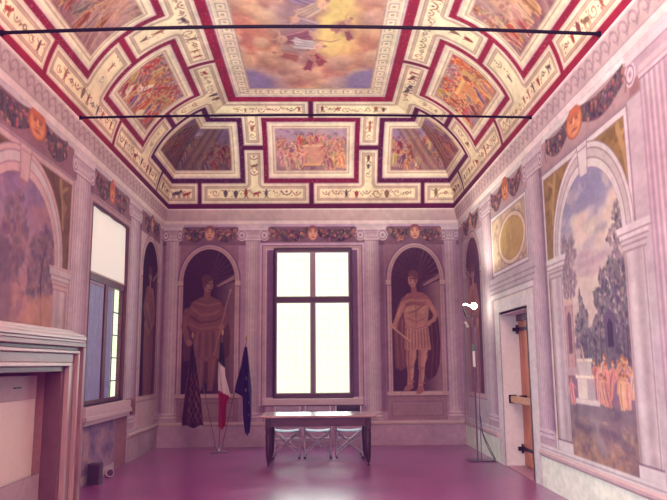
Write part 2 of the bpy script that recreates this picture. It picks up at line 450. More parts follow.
def speckle(cv, pid, seed, n):
    m = cv.id == pid
    t = (np.random.default_rng(seed).random(cv.U.shape) > .965) & m
    cv.c[t] = cv.c[t] * .5 + np.array([.8, .6, .62]) * .5
def story(pieces, label, ring, crowdspec, seed):
    """a story fresco: dark red marbled border, cream moulding, painted scene"""
    t = Thing('story_fresco', label, 'ceiling fresco', 'story frescoes of the vault'); bo, fr, pa = t.p('border'), t.p('frame'), t.p('painting')
    for cv, pts in pieces:
        layers(cv, pts, [(0, ring, bo), (.10, STONE, fr), (.125, CREAM, fr), (.155, CREAMHI, fr), (.20, CREAMSH, fr), (.22, CREAM, fr), (.255, CREAMSH, fr), (.275, (.66, .46, .48), pa)])
        w = cv.win(min(p[0] for p in pts), max(p[0] for p in pts), min(p[1] for p in pts), max(p[1] for p in pts))
        speckle(cv, bo, seed, .1)
        cv.clip = [pa]
        lo, hi = crowdspec['v']
        cv.put(w, np.ones(cv.U[w].shape), lambda U, V: np.array(crowdspec['ground']) + (np.array(crowdspec['sky']) - np.array(crowdspec['ground'])) * np.clip((V - lo) / (hi - lo), 0, 1)[..., None])
        n = fbm(cv.U[w].shape, 9, seed, 3)
        cv.put(w, np.clip((n - .5) * 4, 0, 1), (.80, .62, .60), a=.35); cv.put(w, np.clip((.42 - n) * 5, 0, 1), (.36, .22, .32), a=.5)
        cv.clip = None
        for (u0, u1, v0, v1, k, h) in crowdspec['crowds'].get(cv, []): crowd(cv, pa, u0, u1, v0, v1, k, h, crowdspec.get('pal', DRAPE), crowdspec.get('su', 1), crowdspec.get('dk', 1))
    return t, pa
# centre panel above the window
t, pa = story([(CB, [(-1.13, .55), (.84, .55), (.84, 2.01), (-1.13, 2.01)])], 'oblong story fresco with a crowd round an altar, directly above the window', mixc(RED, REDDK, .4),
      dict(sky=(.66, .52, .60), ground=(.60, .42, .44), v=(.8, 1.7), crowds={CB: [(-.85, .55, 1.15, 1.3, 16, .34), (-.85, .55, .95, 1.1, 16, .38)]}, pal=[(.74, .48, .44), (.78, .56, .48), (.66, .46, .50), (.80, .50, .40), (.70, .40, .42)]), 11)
CB.clip = [pa]
CB.poly([(-.32, .95), (.08, .95), (.08, 1.35), (-.32, 1.35)], (.80, .55, .48)); CB.poly([(-.36, .92), (.12, .92), (.12, .97), (-.36, .97)], (.86, .62, .42)); CB.rect(-.36, .12, 1.33, 1.38, (.88, .66, .54))
CB.clip = None
crowd(CB, pa, -.85, -.35, .80, .95, 7, .42, [(.78, .55, .50), (.66, .40, .44)]); crowd(CB, pa, .15, .55, .80, .95, 7, .42, [(.84, .58, .42), (.66, .40, .44)]); crowd(CB, pa, -.4, .3, 1.33, 1.42, 6, .28)
# corner pentagons
for sgn, cvs, w in ((-1, CL, 'fireplace'), (1, CR, 'door')):
    xe = XC + sgn * 1.375; xo = XC + sgn * 4
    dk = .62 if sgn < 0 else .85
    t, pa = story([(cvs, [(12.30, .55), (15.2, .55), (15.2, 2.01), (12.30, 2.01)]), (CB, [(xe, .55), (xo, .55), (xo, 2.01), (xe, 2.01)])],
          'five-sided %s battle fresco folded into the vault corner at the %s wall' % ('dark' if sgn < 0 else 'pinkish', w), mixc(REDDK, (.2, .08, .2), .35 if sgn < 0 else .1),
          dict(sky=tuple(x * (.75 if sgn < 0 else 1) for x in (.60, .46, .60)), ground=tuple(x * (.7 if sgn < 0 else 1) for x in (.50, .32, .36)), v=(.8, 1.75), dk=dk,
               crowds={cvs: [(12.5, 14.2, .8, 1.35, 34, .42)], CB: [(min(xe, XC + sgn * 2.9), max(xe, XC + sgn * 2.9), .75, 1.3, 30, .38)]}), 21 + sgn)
    for cv in (cvs, CB):                      # a hillside sloping along the fold
        cv.clip = [pa]
        gx = (lambda d: YB - CO - d) if cv is cvs else ((lambda d: XL + CO + d) if sgn < 0 else (lambda d: XR - CO - d))
        sh = .25 if cv is cvs else 0
        cv.poly([(gx(.15) - sh * .2, .7), (gx(.95) - sh * 1.3, 1.86), (gx(1.25) - sh * 1.3, 1.86), (gx(.55) - sh * .2, .7)], tuple(x * dk for x in (.66, .44, .42)), a=.75, soft=.12)
        for k in range(5): cv.line([(gx(.3 + .1 * k) - sh * .3, .85), (gx(.95 + .07 * k) - sh * 1.2, 1.78)], .025, tuple(x * dk for x in ((.82, .58, .48) if k % 2 else (.42, .26, .32))), a=.6, soft=.03)
        cv.clip = None
# side panels
for cv, w in ((CL, 'fireplace'), (CR, 'door')):
    l = w == 'fireplace'
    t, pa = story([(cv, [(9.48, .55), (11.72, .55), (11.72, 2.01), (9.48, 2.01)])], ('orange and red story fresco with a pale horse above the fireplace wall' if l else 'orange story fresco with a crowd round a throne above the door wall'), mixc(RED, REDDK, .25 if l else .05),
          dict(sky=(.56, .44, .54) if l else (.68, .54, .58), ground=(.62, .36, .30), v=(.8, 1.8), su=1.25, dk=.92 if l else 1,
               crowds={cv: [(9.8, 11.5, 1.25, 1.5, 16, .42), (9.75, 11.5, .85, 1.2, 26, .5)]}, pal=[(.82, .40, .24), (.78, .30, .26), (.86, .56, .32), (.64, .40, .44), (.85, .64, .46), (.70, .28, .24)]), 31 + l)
    cv.clip = [pa]
    if l:
        cv.ell(10.15, 1.06, .24, .12, (.86, .74, .68), rot=.5); cv.line([(10.3, 1.15), (10.46, 1.36)], .12, (.88, .76, .70), w2=.07)
        for q in (-.15, 0, .12): cv.line([(10.12 + q, 1.02), (10.05 + q * 1.4, .82)], .045, (.84, .70, .64))
        cv.ell(10.9, .92, .2, .09, (.88, .78, .66), rot=.3)
    else:
        cv.rect(10.35, 10.85, 1.05, 1.4, (.84, .52, .36)); cv.rect(10.3, 10.9, 1.38, 1.44, (.88, .66, .44)); cv.rect(10.25, 10.95, 1.0, 1.05, (.88, .62, .36))
        cv.rect(10.0, 10.12, .82, 1.5, (.80, .62, .40)); cv.poly([(10.85, .8), (11.3, .8), (11.1, 1.1)], (.60, .50, .62), a=.7)
    cv.clip = None
    crowd(cv, pa, 9.9, 11.4, .8, .95, 9, .4, su=1.2)
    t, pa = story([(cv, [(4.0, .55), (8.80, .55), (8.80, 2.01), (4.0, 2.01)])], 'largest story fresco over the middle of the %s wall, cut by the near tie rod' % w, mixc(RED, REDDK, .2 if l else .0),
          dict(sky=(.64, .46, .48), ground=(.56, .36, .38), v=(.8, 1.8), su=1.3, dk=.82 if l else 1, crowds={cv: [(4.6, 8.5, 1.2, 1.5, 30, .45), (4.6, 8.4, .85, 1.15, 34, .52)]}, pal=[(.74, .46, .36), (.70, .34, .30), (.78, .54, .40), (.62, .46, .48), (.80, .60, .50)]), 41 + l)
    cv.clip = [pa]
    for k in range(26):
        a = random.uniform(5, 8.5); cv.line([(a, random.uniform(.8, 1.2)), (a + random.uniform(-.5, .5), random.uniform(1.4, 1.85))], .03, random.choice([(.84, .64, .50), (.46, .28, .32), (.70, .48, .50)]), a=.55, soft=.03)
    if not l:
        cv.ell(8.0, 1.5, .4, .16, (.72, .52, .50), a=.45, soft=.15); cv.ell(7.9, 1.2, .22, .12, (.80, .64, .58), rot=.4, a=.6, soft=.08)
    else:
        cv.ell(8.3, 1.5, .5, .2, (.74, .52, .50), a=.6, soft=.1)
    cv.clip = None
# the sky painting of the flat centre, with its red band and bracket moulding running on the cove
SKY = Thing('sky_fresco', 'great sky painting with flying gods among orange clouds at the centre of the vault', 'ceiling fresco')
s_b, s_f, s_p = SKY.p('border'), SKY.p('frame', 'cream moulding of small brackets'), SKY.p('painting')
PINK, ORG, YEL, VIO = (.80, .52, .48), (.82, .50, .40), (.90, .72, .48), (.54, .44, .60)
BIGP = {}
for cv in (CL, CR, CB):
    n = [(9, 0), (9, VTOP + 1)]
    cv.rect(-9, 30, 2.45, 2.60, RED, s_b); cv.rect(-9, 30, 2.60, 2.64, STONE, s_f); cv.rect(-9, 30, 2.64, 2.90, CREAM, s_f)
    speckle(cv, s_b, 5, .1)
    a = -4.0
    while a < 16:
        cv.rect(a, a + .17, 2.70, 2.85, STONESH, a=.55); cv.rect(a + .03, a + .17, 2.72, 2.83, CREAMHI); cv.ell(a + .10, 2.775, .035, .03, (.72, .58, .48))
        a += .235
    cv.rect(-9, 30, 2.645, 2.665, CREAMHI); cv.rect(-9, 30, 2.88, 2.92, CREAMSH, s_f); cv.rect(-9, 30, 2.91, 9, PINK, s_p)
FL.rect(-9, 9, 0, 30, PINK, s_p)
PUFFS = []
for _ in range(130):
    x, y = random.uniform(XC - 1.3, XC + 1.3), random.uniform(6.5, 12.3)
    if abs(x - .25) < .40 and y < 11.0: continue
    PUFFS.append((x, y, random.uniform(.10, .26), random.choice([(.80, .50, .42), (.80, .54, .50), (.88, .68, .58), (.72, .46, .44), (.84, .60, .50), (.78, .56, .56)])))
def skycol(X, Y):
    """cloud colours of the sky painting in plan coordinates"""
    n = fbm_at(X * 1.3, Y * 1.0, 3); m = fbm_at(X * 2.6 + 7, Y * 2.0 + 3, 5)
    dx = (X - XC) / 1.15
    gl = np.exp(-(((X - .25) / .42) ** 2)) * np.clip((11.1 - Y) / .9 + .5, 0, 1)
    c = np.array(PINK) + (np.array(ORG) - np.array(PINK)) * np.clip(n * 2 - .5, 0, 1)[..., None]
    c = c + (np.array((.66, .36, .36)) - c) * (np.clip((m - .52) * 5, 0, 1) * .6)[..., None]
    c = c + (np.array((.93, .72, .60)) - c) * (np.clip((.45 - m) * 5, 0, 1) * .55)[..., None]
    c = c + (np.array(YEL) - c) * np.clip(gl * 1.1, 0, 1)[..., None]
    for (px_, py_, pr_, pc_) in PUFFS:
        d_ = np.sqrt(((X - px_) / pr_) ** 2 + ((Y - py_) / (pr_ * 1.5)) ** 2); k_ = np.clip((1.15 - d_) * 2.2, 0, 1) * .6
        sh_ = np.clip(.5 + (py_ - Y) / (pr_ * 2) + (X - px_) / (pr_ * 4), 0, 1)[..., None]
        c = c + ((np.array(pc_) * .82 + (np.array(mixc(pc_, (.95, .80, .68), .45)) - np.array(pc_) * .82) * sh_) - c) * k_[..., None]
    v = np.clip((np.abs(dx) - .55) * 2.2, 0, 1) * np.clip((Y - 11.35) / .35, 0, 1) + np.clip((Y - 11.55) / .4, 0, 1) * np.clip(np.abs(dx) * 1.5 - .25, 0, 1)
    c = c + (np.array(VIO) - c) * np.clip(v * (.55 + n * .8), 0, 1)[..., None]
    return c
_G = np.random.default_rng(99).random((64, 64))
def fbm_at(x, y, s):
    o = 0; amp = 1; tot = 0
    for k in range(3):
        xx, yy = x * 2 ** k * 1.4 + s * 3.7, y * 2 ** k * 1.4 + s * 1.9
        xi, yi = np.floor(xx).astype(int), np.floor(yy).astype(int); fx, fy = xx - xi, yy - yi
        fx = fx * fx * (3 - 2 * fx); fy = fy * fy * (3 - 2 * fy)
        g = lambda a, b: _G[(yi + b) % 64, (xi + a) % 64]
        o = o + amp * ((g(0, 0) * (1 - fx) + g(1, 0) * fx) * (1 - fy) + (g(0, 1) * (1 - fx) + g(1, 1) * fx) * fy); tot += amp; amp *= .5
    return o / tot
for cv in (CL, CR, CB, FL):
    P = cv.fn(cv.U, cv.V); m = cv.id == s_p
    cv.c[m] = skycol(P[..., 0], P[..., 1])[m]
def flyer(x, y, s, ang, c, c2):
    """a foreshortened flying figure in the sky painting"""
    s = s * 1.25; ca, sa = math.cos(ang), math.sin(ang); K = 1.7
    L = lambda a, b: (x + (a * ca - b * sa) * s, y + (a * sa + b * ca) * s * K)
    d, h = tuple(v * .62 for v in c), mixc(c, (1, .9, .8), .45)
    c2 = mixc(c2, (.96, .80, .70), .15)
    FL.ell(x, y, .5 * s, .32 * s * K, (.55, .36, .38), a=.35, rot=ang, soft=.08)
    for q in (.1, -.08): FL.line([L(.2, q), L(.48, q * 1.9), L(.66, q * 1.2)], .12 * s, c2, w2=.06 * s)
    FL.poly([L(-.35, .14), L(-.05, .24), L(.25, .22), L(.52, .30), L(.60, .12), L(.50, -.04), L(.56, -.2), L(.2, -.22), L(-.1, -.18), L(-.35, -.12)], c, soft=.03)
    for q in (.14, .04, -.06, -.15): FL.line([L(-.25, q * .8), L(.15, q), L(.5, q * 1.3)], .045 * s, d if q * 100 % 2 < 1 else h, a=.8, soft=.015)
    FL.ell(*L(-.32, .0), .17 * s, .15 * s * K, c2, soft=.02); FL.line([L(-.42, .05), L(-.3, -.06)], .04 * s, mixc(c2, d, .5), a=.7, soft=.02)
    FL.ell(*L(-.50, .02), .11 * s, .09 * s * K, c2); FL.ell(*L(-.56, .05), .085 * s, .06 * s * K, mixc(c2, (.5, .3, .3), .55)); FL.line([L(-.47, .02), L(-.47, -.03)], .03 * s, mixc(c2, (.5, .3, .3), .5), a=.7)
    FL.line([L(-.36, .12), L(-.42, .30), L(-.58, .36)], .085 * s, c2, w2=.05 * s); FL.line([L(-.34, -.12), L(-.34, -.32), L(-.48, -.38)], .085 * s, c2, w2=.05 * s)
FL.clip = [s_p]
FL.ell(-.30, 9.8, .28, 1.3, (.58, .42, .50), a=.75, soft=.25, rot=.05)
for (x, y, s, a, c, c2) in [(-.28, 9.1, .4, .3, (.62, .48, .60), (.80, .56, .50)), (-.05, 9.45, .34, 2.6, (.80, .62, .58), (.84, .60, .52)), (-.22, 9.85, .32, .4, (.66, .50, .56), (.80, .56, .50)), (-.40, 10.35, .42, -.2, (.58, .32, .40), (.76, .52, .48)),
                              (-.14, 10.62, .36, 3.3, (.78, .66, .70), (.84, .60, .54)), (-.02, 11.05, .30, .9, (.62, .26, .30), (.76, .48, .44)), (-.12, 11.3, .26, 1.9, (.60, .28, .34), (.70, .42, .42)), (-.52, 10.98, .30, .35, (.70, .38, .36), (.78, .52, .46)),
                              (.38, 9.95, .26, 2.4, (.74, .46, .44), (.80, .54, .48)), (.48, 10.2, .2, 1.2, (.66, .36, .38), (.76, .5, .46)), (.1, 8.6, .4, .2, (.70, .5, .5), (.8, .58, .5)), (-.5, 8.2, .4, 1.2, (.62, .4, .5), (.8, .56, .5)), (.2, 7.4, .45, 2.2, (.76, .5, .44), (.82, .58, .5))]:
    flyer(x, y, s, a, c, c2)
FL.line([(-.02, 10.42), (.2, 10.5), (.34, 10.42)], .03, (.66, .44, .42)); FL.clip = None

# ------------------------------------------------------------------ cornice: painted wave scrolls between plain fillets
for cv in (NL, NR, NB):
    cv.rect(-9, 30, 0, .09, STONEHI); cv.rect(-9, 30, .085, .10, STONESH, a=.7); cv.rect(-9, 30, .10, .30, mixc(STONE, (.74, .60, .60), .5)); cv.rect(-9, 30, .30, .34, STONEHI)
    a = -4.0; wv = 0 if cv is NB else 1
    while a < 15 and wv:
        q = [(a + .10 * math.cos(t * .62) * (1 - t / 14), .20 + .085 * math.sin(t * .62) * (1 - t / 14)) for t in range(11)]
        cv.line(q, .022, STONESH, a=.75, w2=.012); cv.line([(a + .1, .2), (a + .2, .13)], .02, STONESH, a=.7); a += .21

# ------------------------------------------------------------------ painted architecture of the walls
COLG = 'painted fluted columns of the walls'
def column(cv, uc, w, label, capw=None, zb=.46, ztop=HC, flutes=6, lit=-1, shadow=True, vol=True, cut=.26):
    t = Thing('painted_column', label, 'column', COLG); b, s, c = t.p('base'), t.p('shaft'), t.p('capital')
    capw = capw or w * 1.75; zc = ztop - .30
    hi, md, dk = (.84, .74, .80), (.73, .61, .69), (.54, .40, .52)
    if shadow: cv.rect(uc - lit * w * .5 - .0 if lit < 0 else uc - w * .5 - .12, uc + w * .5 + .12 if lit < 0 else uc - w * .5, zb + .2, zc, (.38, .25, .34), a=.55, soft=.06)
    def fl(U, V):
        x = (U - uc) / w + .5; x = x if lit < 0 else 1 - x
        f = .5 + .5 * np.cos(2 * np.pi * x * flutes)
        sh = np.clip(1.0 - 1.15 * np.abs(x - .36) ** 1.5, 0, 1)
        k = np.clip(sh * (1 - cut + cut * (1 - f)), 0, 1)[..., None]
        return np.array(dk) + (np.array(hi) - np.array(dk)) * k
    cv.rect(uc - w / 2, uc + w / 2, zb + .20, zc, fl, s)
    # capital: necking, echinus, volutes, abacus
    cv.rect(uc - w / 2 - .01, uc + w / 2 + .01, zc - .04, zc, hi, c); cv.rect(uc - w / 2, uc + w / 2, zc - .055, zc - .04, dk, c)
    cv.rect(uc - capw / 2 + .03, uc + capw / 2 - .03, zc, zc + .17, md, c)
    cv.rect(uc - w / 2, uc + w / 2, zc + .02, zc + .08, mixc(hi, md, .4), c)
    for q in (-1, 1):
        if vol:
            vr = min(.11, capw * .2); vu = uc + q * (capw / 2 - vr * .7)
            cv.ell(vu, zc + .07, vr, .12, hi, c); cv.ell(vu, zc + .07, vr * .72, .085, dk, None, ring=.018); cv.ell(vu, zc + .07, vr * .35, .04, md); cv.ell(vu, zc + .07, vr * .16, .02, dk)
    cv.rect(uc - capw / 2, uc + capw / 2, zc + .17, zc + .24, hi, c); cv.rect(uc - capw / 2, uc + capw / 2, zc + .16, zc + .175, dk, None, a=.6); cv.rect(uc - capw / 2 - .03, uc + capw / 2 + .03, zc + .24, ztop, mixc(hi, md, .3), c)
    # base: plinth and two rolls
    cv.rect(uc - w * .62, uc + w * .62, zb, zb + .09, md, b); cv.ell(uc, zb + .12, w * .60, .035, hi, b); cv.rect(uc - w * .54, uc + w * .54, zb + .145, zb + .165, dk, b); cv.ell(uc, zb + .18, w * .55, .028, hi, b)
    cv.rect(uc - w * .62, uc + w * .62, zb + .085, zb + .095, dk, None, a=.7)
    return t

GREEN = [(.32, .26, .32), (.40, .30, .34), (.28, .20, .29), (.46, .34, .38), (.36, .32, .33)]
FRUIT = [(.62, .34, .34), (.56, .30, .36), (.70, .48, .40), (.50, .34, .44), (.66, .42, .44)]
def garland(cv, u0, u1, label, mask='head', zt=4.40, drop=.16, th=.13, frieze=None, mw=.13, dens=1.0, masku=None, zm=4.32):
    t = Thing('painted_garland', label, 'garland', 'painted garlands under the cornice')
    uc = masku if masku else (u0 + u1) / 2
    for k, (a, b) in enumerate(((u0, uc - mw * .8), (uc + mw * .8, u1))):
        f = t.p('festoon', key='festoon%d' % k)
        L = abs(b - a); n = int(150 * L * dens / .5 * (.5 + th))
        def path(q): return a + (b - a) * q, zt - drop * math.sin(math.pi * min(1, max(0, q))) - .02
        bl = [(path(q)[0], path(q)[1] + th * (.72 + .28 * math.sin(math.pi * q))) for q in np.linspace(0, 1, 12)] + [(path(q)[0], path(q)[1] - th * (.72 + .28 * math.sin(math.pi * q))) for q in np.linspace(1, 0, 12)]
        cv.poly(bl, (.34, .24, .32), f, soft=.03)
        cv.clip = [f]
        for _ in range(n):
            q = random.random(); x, z = path(q); r = th * random.uniform(-1, 1) * (.72 + .28 * math.sin(math.pi * q))
            fr = random.random() < .28
            cv.ell(x + random.uniform(-.03, .03), z + r, .034 if fr else .05, .032 if fr else .022, jit(random.choice(FRUIT if fr else GREEN), .04), rot=random.uniform(0, 3))
            if fr: cv.ell(x, z + r + .01, .012, .010, (.80, .62, .60), a=.7)
        cv.clip = None
        e = a if k == 0 else b                         # ribbon ends
        cv.line([(e, zt - .02), (e + (.05 if k else -.05), zt - .12), (e + (.02 if k else -.02), zt - .22)], .03, (.56, .40, .44), f)
        cv.ell(e, zt, .04, .035, (.66, .44, .42), f)
    m = t.p('mask')
    if mask == 'head':       # small sculpted head
        cv.ell(uc, zm, mw * .75, .15, (.78, .55, .50), m); cv.ell(uc, zm + .09, mw * .8, .075, (.55, .34, .34), m); cv.ell(uc, zm - .01, mw * .58, .11, (.84, .62, .55), m)
    else:                    # big orange painted mask
        cv.ell(uc, zm, mw, .185, (.66, .34, .26), m); cv.ell(uc, zm - .005, mw * .86, .165, (.84, .52, .38), m, soft=.03); cv.ell(uc, zm + .10, mw * .8, .06, (.74, .40, .30), m, soft=.03)
        cv.poly([(uc - mw * .5, zm + .17), (uc, zm + .22), (uc + mw * .5, zm + .17)], (.70, .42, .34), m)
    for q in (-1, 1):
        cv.ell(uc + q * mw * .32, zm + .03, mw * .14, .014, (.50, .28, .26), m); cv.line([(uc + q * mw * .55, zm + .06), (uc + q * mw * .15, zm + .065)], .012, (.58, .34, .28), m)
        cv.ell(uc + q * mw * .5, zm - .05, mw * .18, .03, (.90, .62, .48), None, a=.6, soft=.02)
    cv.line([(uc, zm + .04), (uc + mw * .05, zm - .03)], mw * .14, (.90, .66, .52), m); cv.line([(uc - mw * .12, zm - .035), (uc + mw * .14, zm - .035)], .010, (.62, .36, .30), m)
    cv.ell(uc, zm - .085, mw * .28, .014, (.60, .30, .27), m); cv.ell(uc, zm - .12, mw * .3, .02, (.88, .62, .50), None, a=.5)
    return t

def niche(cv, u0, u1, z0, zs, fw, label, sgn=1, figure=None, ztop=None, deep=(.30, .18, .27), lightc=(.60, .45, .50)):
    """painted shell niche with a statue; sgn=+1 light wall of the niche on the +u side"""
    t = Thing('niche_fresco', label, 'fresco', 'painted niches with statues'); fr, ni, fi = t.p('arch_frame'), t.p('niche'), t.p('figure')
    uc, r = (u0 + u1) / 2, (u1 - u0) / 2; rv = (ztop - zs) if ztop else r
    cv.poly(cv.arch_pts(uc, r + fw + .03, zs, z0 - .0, rv + fw + .03), STONESH, fr); cv.poly(cv.arch_pts(uc, r + fw, zs, z0, rv + fw), (.78, .64, .67), fr)
    cv.poly(cv.arch_pts(uc, r + fw * .55, zs, z0, rv + fw * .55), (.62, .46, .52), fr); cv.poly(cv.arch_pts(uc, r + fw * .4, zs, z0, rv + fw * .4), (.76, .62, .66), fr)
    for q in (-1, 1): cv.rect(uc + q * (r + fw * .5) - fw * .8, uc + q * (r + fw * .5) + fw * .8, zs - .10, zs, (.80, .67, .69), fr); 
    for q in (-1, 1): cv.rect(uc + q * (r + fw * .5) - fw * .8, uc + q * (r + fw * .5) + fw * .8, zs - .115, zs - .10, LINE, fr, a=.7)
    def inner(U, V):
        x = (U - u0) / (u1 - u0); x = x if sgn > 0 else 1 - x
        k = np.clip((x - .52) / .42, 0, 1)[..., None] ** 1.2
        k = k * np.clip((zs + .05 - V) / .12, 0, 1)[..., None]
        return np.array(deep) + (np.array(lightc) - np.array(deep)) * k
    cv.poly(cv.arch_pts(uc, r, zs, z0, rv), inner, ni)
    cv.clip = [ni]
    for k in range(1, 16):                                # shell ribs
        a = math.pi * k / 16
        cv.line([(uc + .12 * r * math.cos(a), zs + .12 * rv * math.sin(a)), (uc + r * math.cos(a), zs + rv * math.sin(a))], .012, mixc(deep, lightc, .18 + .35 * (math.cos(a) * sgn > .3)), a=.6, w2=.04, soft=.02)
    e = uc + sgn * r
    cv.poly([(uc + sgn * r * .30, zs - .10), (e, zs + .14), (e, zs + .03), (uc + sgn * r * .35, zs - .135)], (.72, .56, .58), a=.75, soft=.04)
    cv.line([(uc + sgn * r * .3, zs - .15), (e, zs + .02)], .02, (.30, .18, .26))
    cv.clip = None
    cv.rect(u0 - fw * 1.6, u1 + fw * 1.6, z0 - .08, z0, (.78, .64, .67), fr); cv.rect(u0 - fw * 1.6, u1 + fw * 1.6, z0 - .095, z0 - .08, LINE, fr, a=.6)
    if figure: figure(cv, fi, u0, u1, z0, zs, sgn)
    return t

T1, T2, T3, T4 = (.62, .40, .41), (.71, .49, .47), (.45, .28, .32), (.80, .60, .55)
def soldier(cv, fi, u0, u1, z0, zs, sgn):
    """standing officer in cuirass and cloak, baton in hand, drawn on a 145 x 378 sheet"""
    def M(x, y): return (u0 + (x - 55) / 145 * (u1 - u0), z0 + (425 - y) / 378 * 2.94)
    Q = lambda pts: [M(*p) for p in pts]
    W = (u1 - u0) / 145
    def ln(pts, w, c, w2=None, a=1, pid=fi, soft=0): cv.line(Q(pts), w * W, c, pid, a, soft, None if w2 is None else w2 * W)
    # cloak falling behind, both sides
    cv.poly(Q([(88, 178), (72, 205), (60, 250), (60, 310), (63, 365), (78, 372), (100, 362), (112, 320), (112, 250), (104, 190)]), T3, fi)
    cv.poly(Q([(160, 180), (178, 195), (192, 240), (196, 300), (192, 355), (180, 385), (158, 398), (146, 380), (150, 300), (150, 230)]), (.33, .19, .26), fi)
    for pts in ([(76, 210), (68, 280), (72, 360)], [(86, 240), (82, 300), (86, 360)], [(98, 300), (94, 350)]): ln(pts, 4, T1, 2, .9)
    for pts in ([(180, 210), (188, 290), (182, 370)], [(170, 240), (174, 320), (166, 390)]): ln(pts, 4, (.46, .28, .33), 2, .9)
    # legs
    for leg in ([(100, 300), (126, 300), (124, 340), (117, 356), (116, 380), (111, 408), (96, 410), (98, 380), (95, 350)], [(132, 300), (160, 300), (156, 340), (148, 358), (146, 385), (141, 414), (127, 414), (131, 380), (130, 350)]):
        cv.poly(Q(leg), T2, fi, soft=.01)
    ln([(103, 310), (101, 345), (103, 400)], 6, T3, 3, .6); ln([(136, 310), (135, 350), (134, 405)], 6, T3, 3, .6); ln([(120, 310), (116, 345), (110, 390)], 4, T4, 3, .7); ln([(152, 310), (148, 350), (143, 395)], 4, T4, 3, .7)
    for y in (362, 400): ln([(98, y), (116, y)], 4, T1); ln([(130, y + 4), (147, y + 4)], 4, T1)
    cv.poly(Q([(95, 408), (113, 406), (114, 416), (100, 424), (86, 424), (86, 418)]), T1, fi); cv.poly(Q([(127, 412), (143, 412), (145, 424), (134, 432), (122, 432), (122, 424)]), T1, fi)
    # tunic skirt with hanging strips
    cv.poly(Q([(94, 258), (160, 256), (168, 318), (150, 322), (128, 318), (108, 322), (90, 316)]), T2, fi)
    for k in range(8): ln([(97 + k * 8.6, 262), (94 + k * 9.4, 314)], 2.2, T3, 2.6, .75); ln([(101 + k * 8.6, 262), (99 + k * 9.4, 312)], 2.2, T4, 2, .6)
    # cuirass
    cv.poly(Q([(90, 186), (108, 176), (140, 174), (162, 184), (165, 215), (158, 260), (128, 268), (96, 260), (90, 220)]), T2, fi)
    cv.ell(*M(112, 212), 16 * W, .12, T4, None, .55, soft=.04); cv.ell(*M(143, 210), 15 * W, .12, T4, None, .45, soft=.04)
    ln([(127, 185), (126, 255)], 3, T3, 2, .7); ln([(100, 236), (128, 246), (156, 234)], 3, T3, 2, .6); ln([(94, 258), (128, 266), (160, 256)], 5, T1, 5)
    ln([(94, 258), (128, 268), (160, 258)], 1.5, T4)
    # cloak over the shoulders and across the breast
    cv.poly(Q([(84, 190), (100, 172), (122, 166), (146, 168), (164, 180), (176, 198), (160, 200), (146, 206), (120, 202), (100, 206), (88, 220), (76, 236), (70, 228)]), T1, fi)
    ln([(88, 196), (112, 188), (140, 190), (166, 188)], 4, T4, 3, .7); ln([(84, 210), (110, 196), (140, 200)], 3, T3, 2, .7); ln([(92, 184), (120, 178), (150, 178)], 2.5, T3, 2, .5)
    ln([(152, 196), (130, 214), (104, 222)], 5, T1, 4, .8); ln([(152, 199), (130, 217), (104, 225)], 1.5, T3, 1.5)
    # arms
    ln([(88, 200), (76, 226), (66, 246)], 17, T2, 12); ln([(82, 205), (72, 230)], 5, T4, 4, .6); cv.ell(*M(61, 256), 8 * W, .065, T2, fi); ln([(57, 258), (60, 264), (66, 262)], 3, T4)
    ln([(166, 196), (178, 214), (184, 226)], 17, T2, 13); ln([(184, 226), (180, 240), (166, 248)], 13, T2, 10); cv.ell(*M(163, 250), 7 * W, .055, T2, fi); ln([(172, 205), (182, 222)], 4, T4, 3, .6)
    # baton
    ln([(52, 256), (106, 297)], 5, (.80, .60, .52), 5); ln([(53, 260), (106, 300)], 1.5, T3)
    # neck, head three-quarters to the left
    ln([(121, 150), (123, 172)], 15, T1, 18); cv.ell(*M(119, 134), 13.5 * W, .155, T2, fi); cv.ell(*M(121, 120), 14.5 * W, .095, T3, fi); cv.ell(*M(129, 130), 7 * W, .10, T3, None, .8, soft=.02)
    cv.ell(*M(115, 137), 8 * W, .10, T4, None, .6, soft=.03); ln([(110, 131), (116, 131)], 2.2, (.3, .15, .18)); ln([(119, 131), (125, 132)], 2.2, (.3, .15, .18)); ln([(114, 133), (112, 141)], 2.2, T3); ln([(112, 147), (119, 147)], 2, (.42, .2, .22)); cv.ell(*M(131, 137), 3 * W, .03, T1, fi)
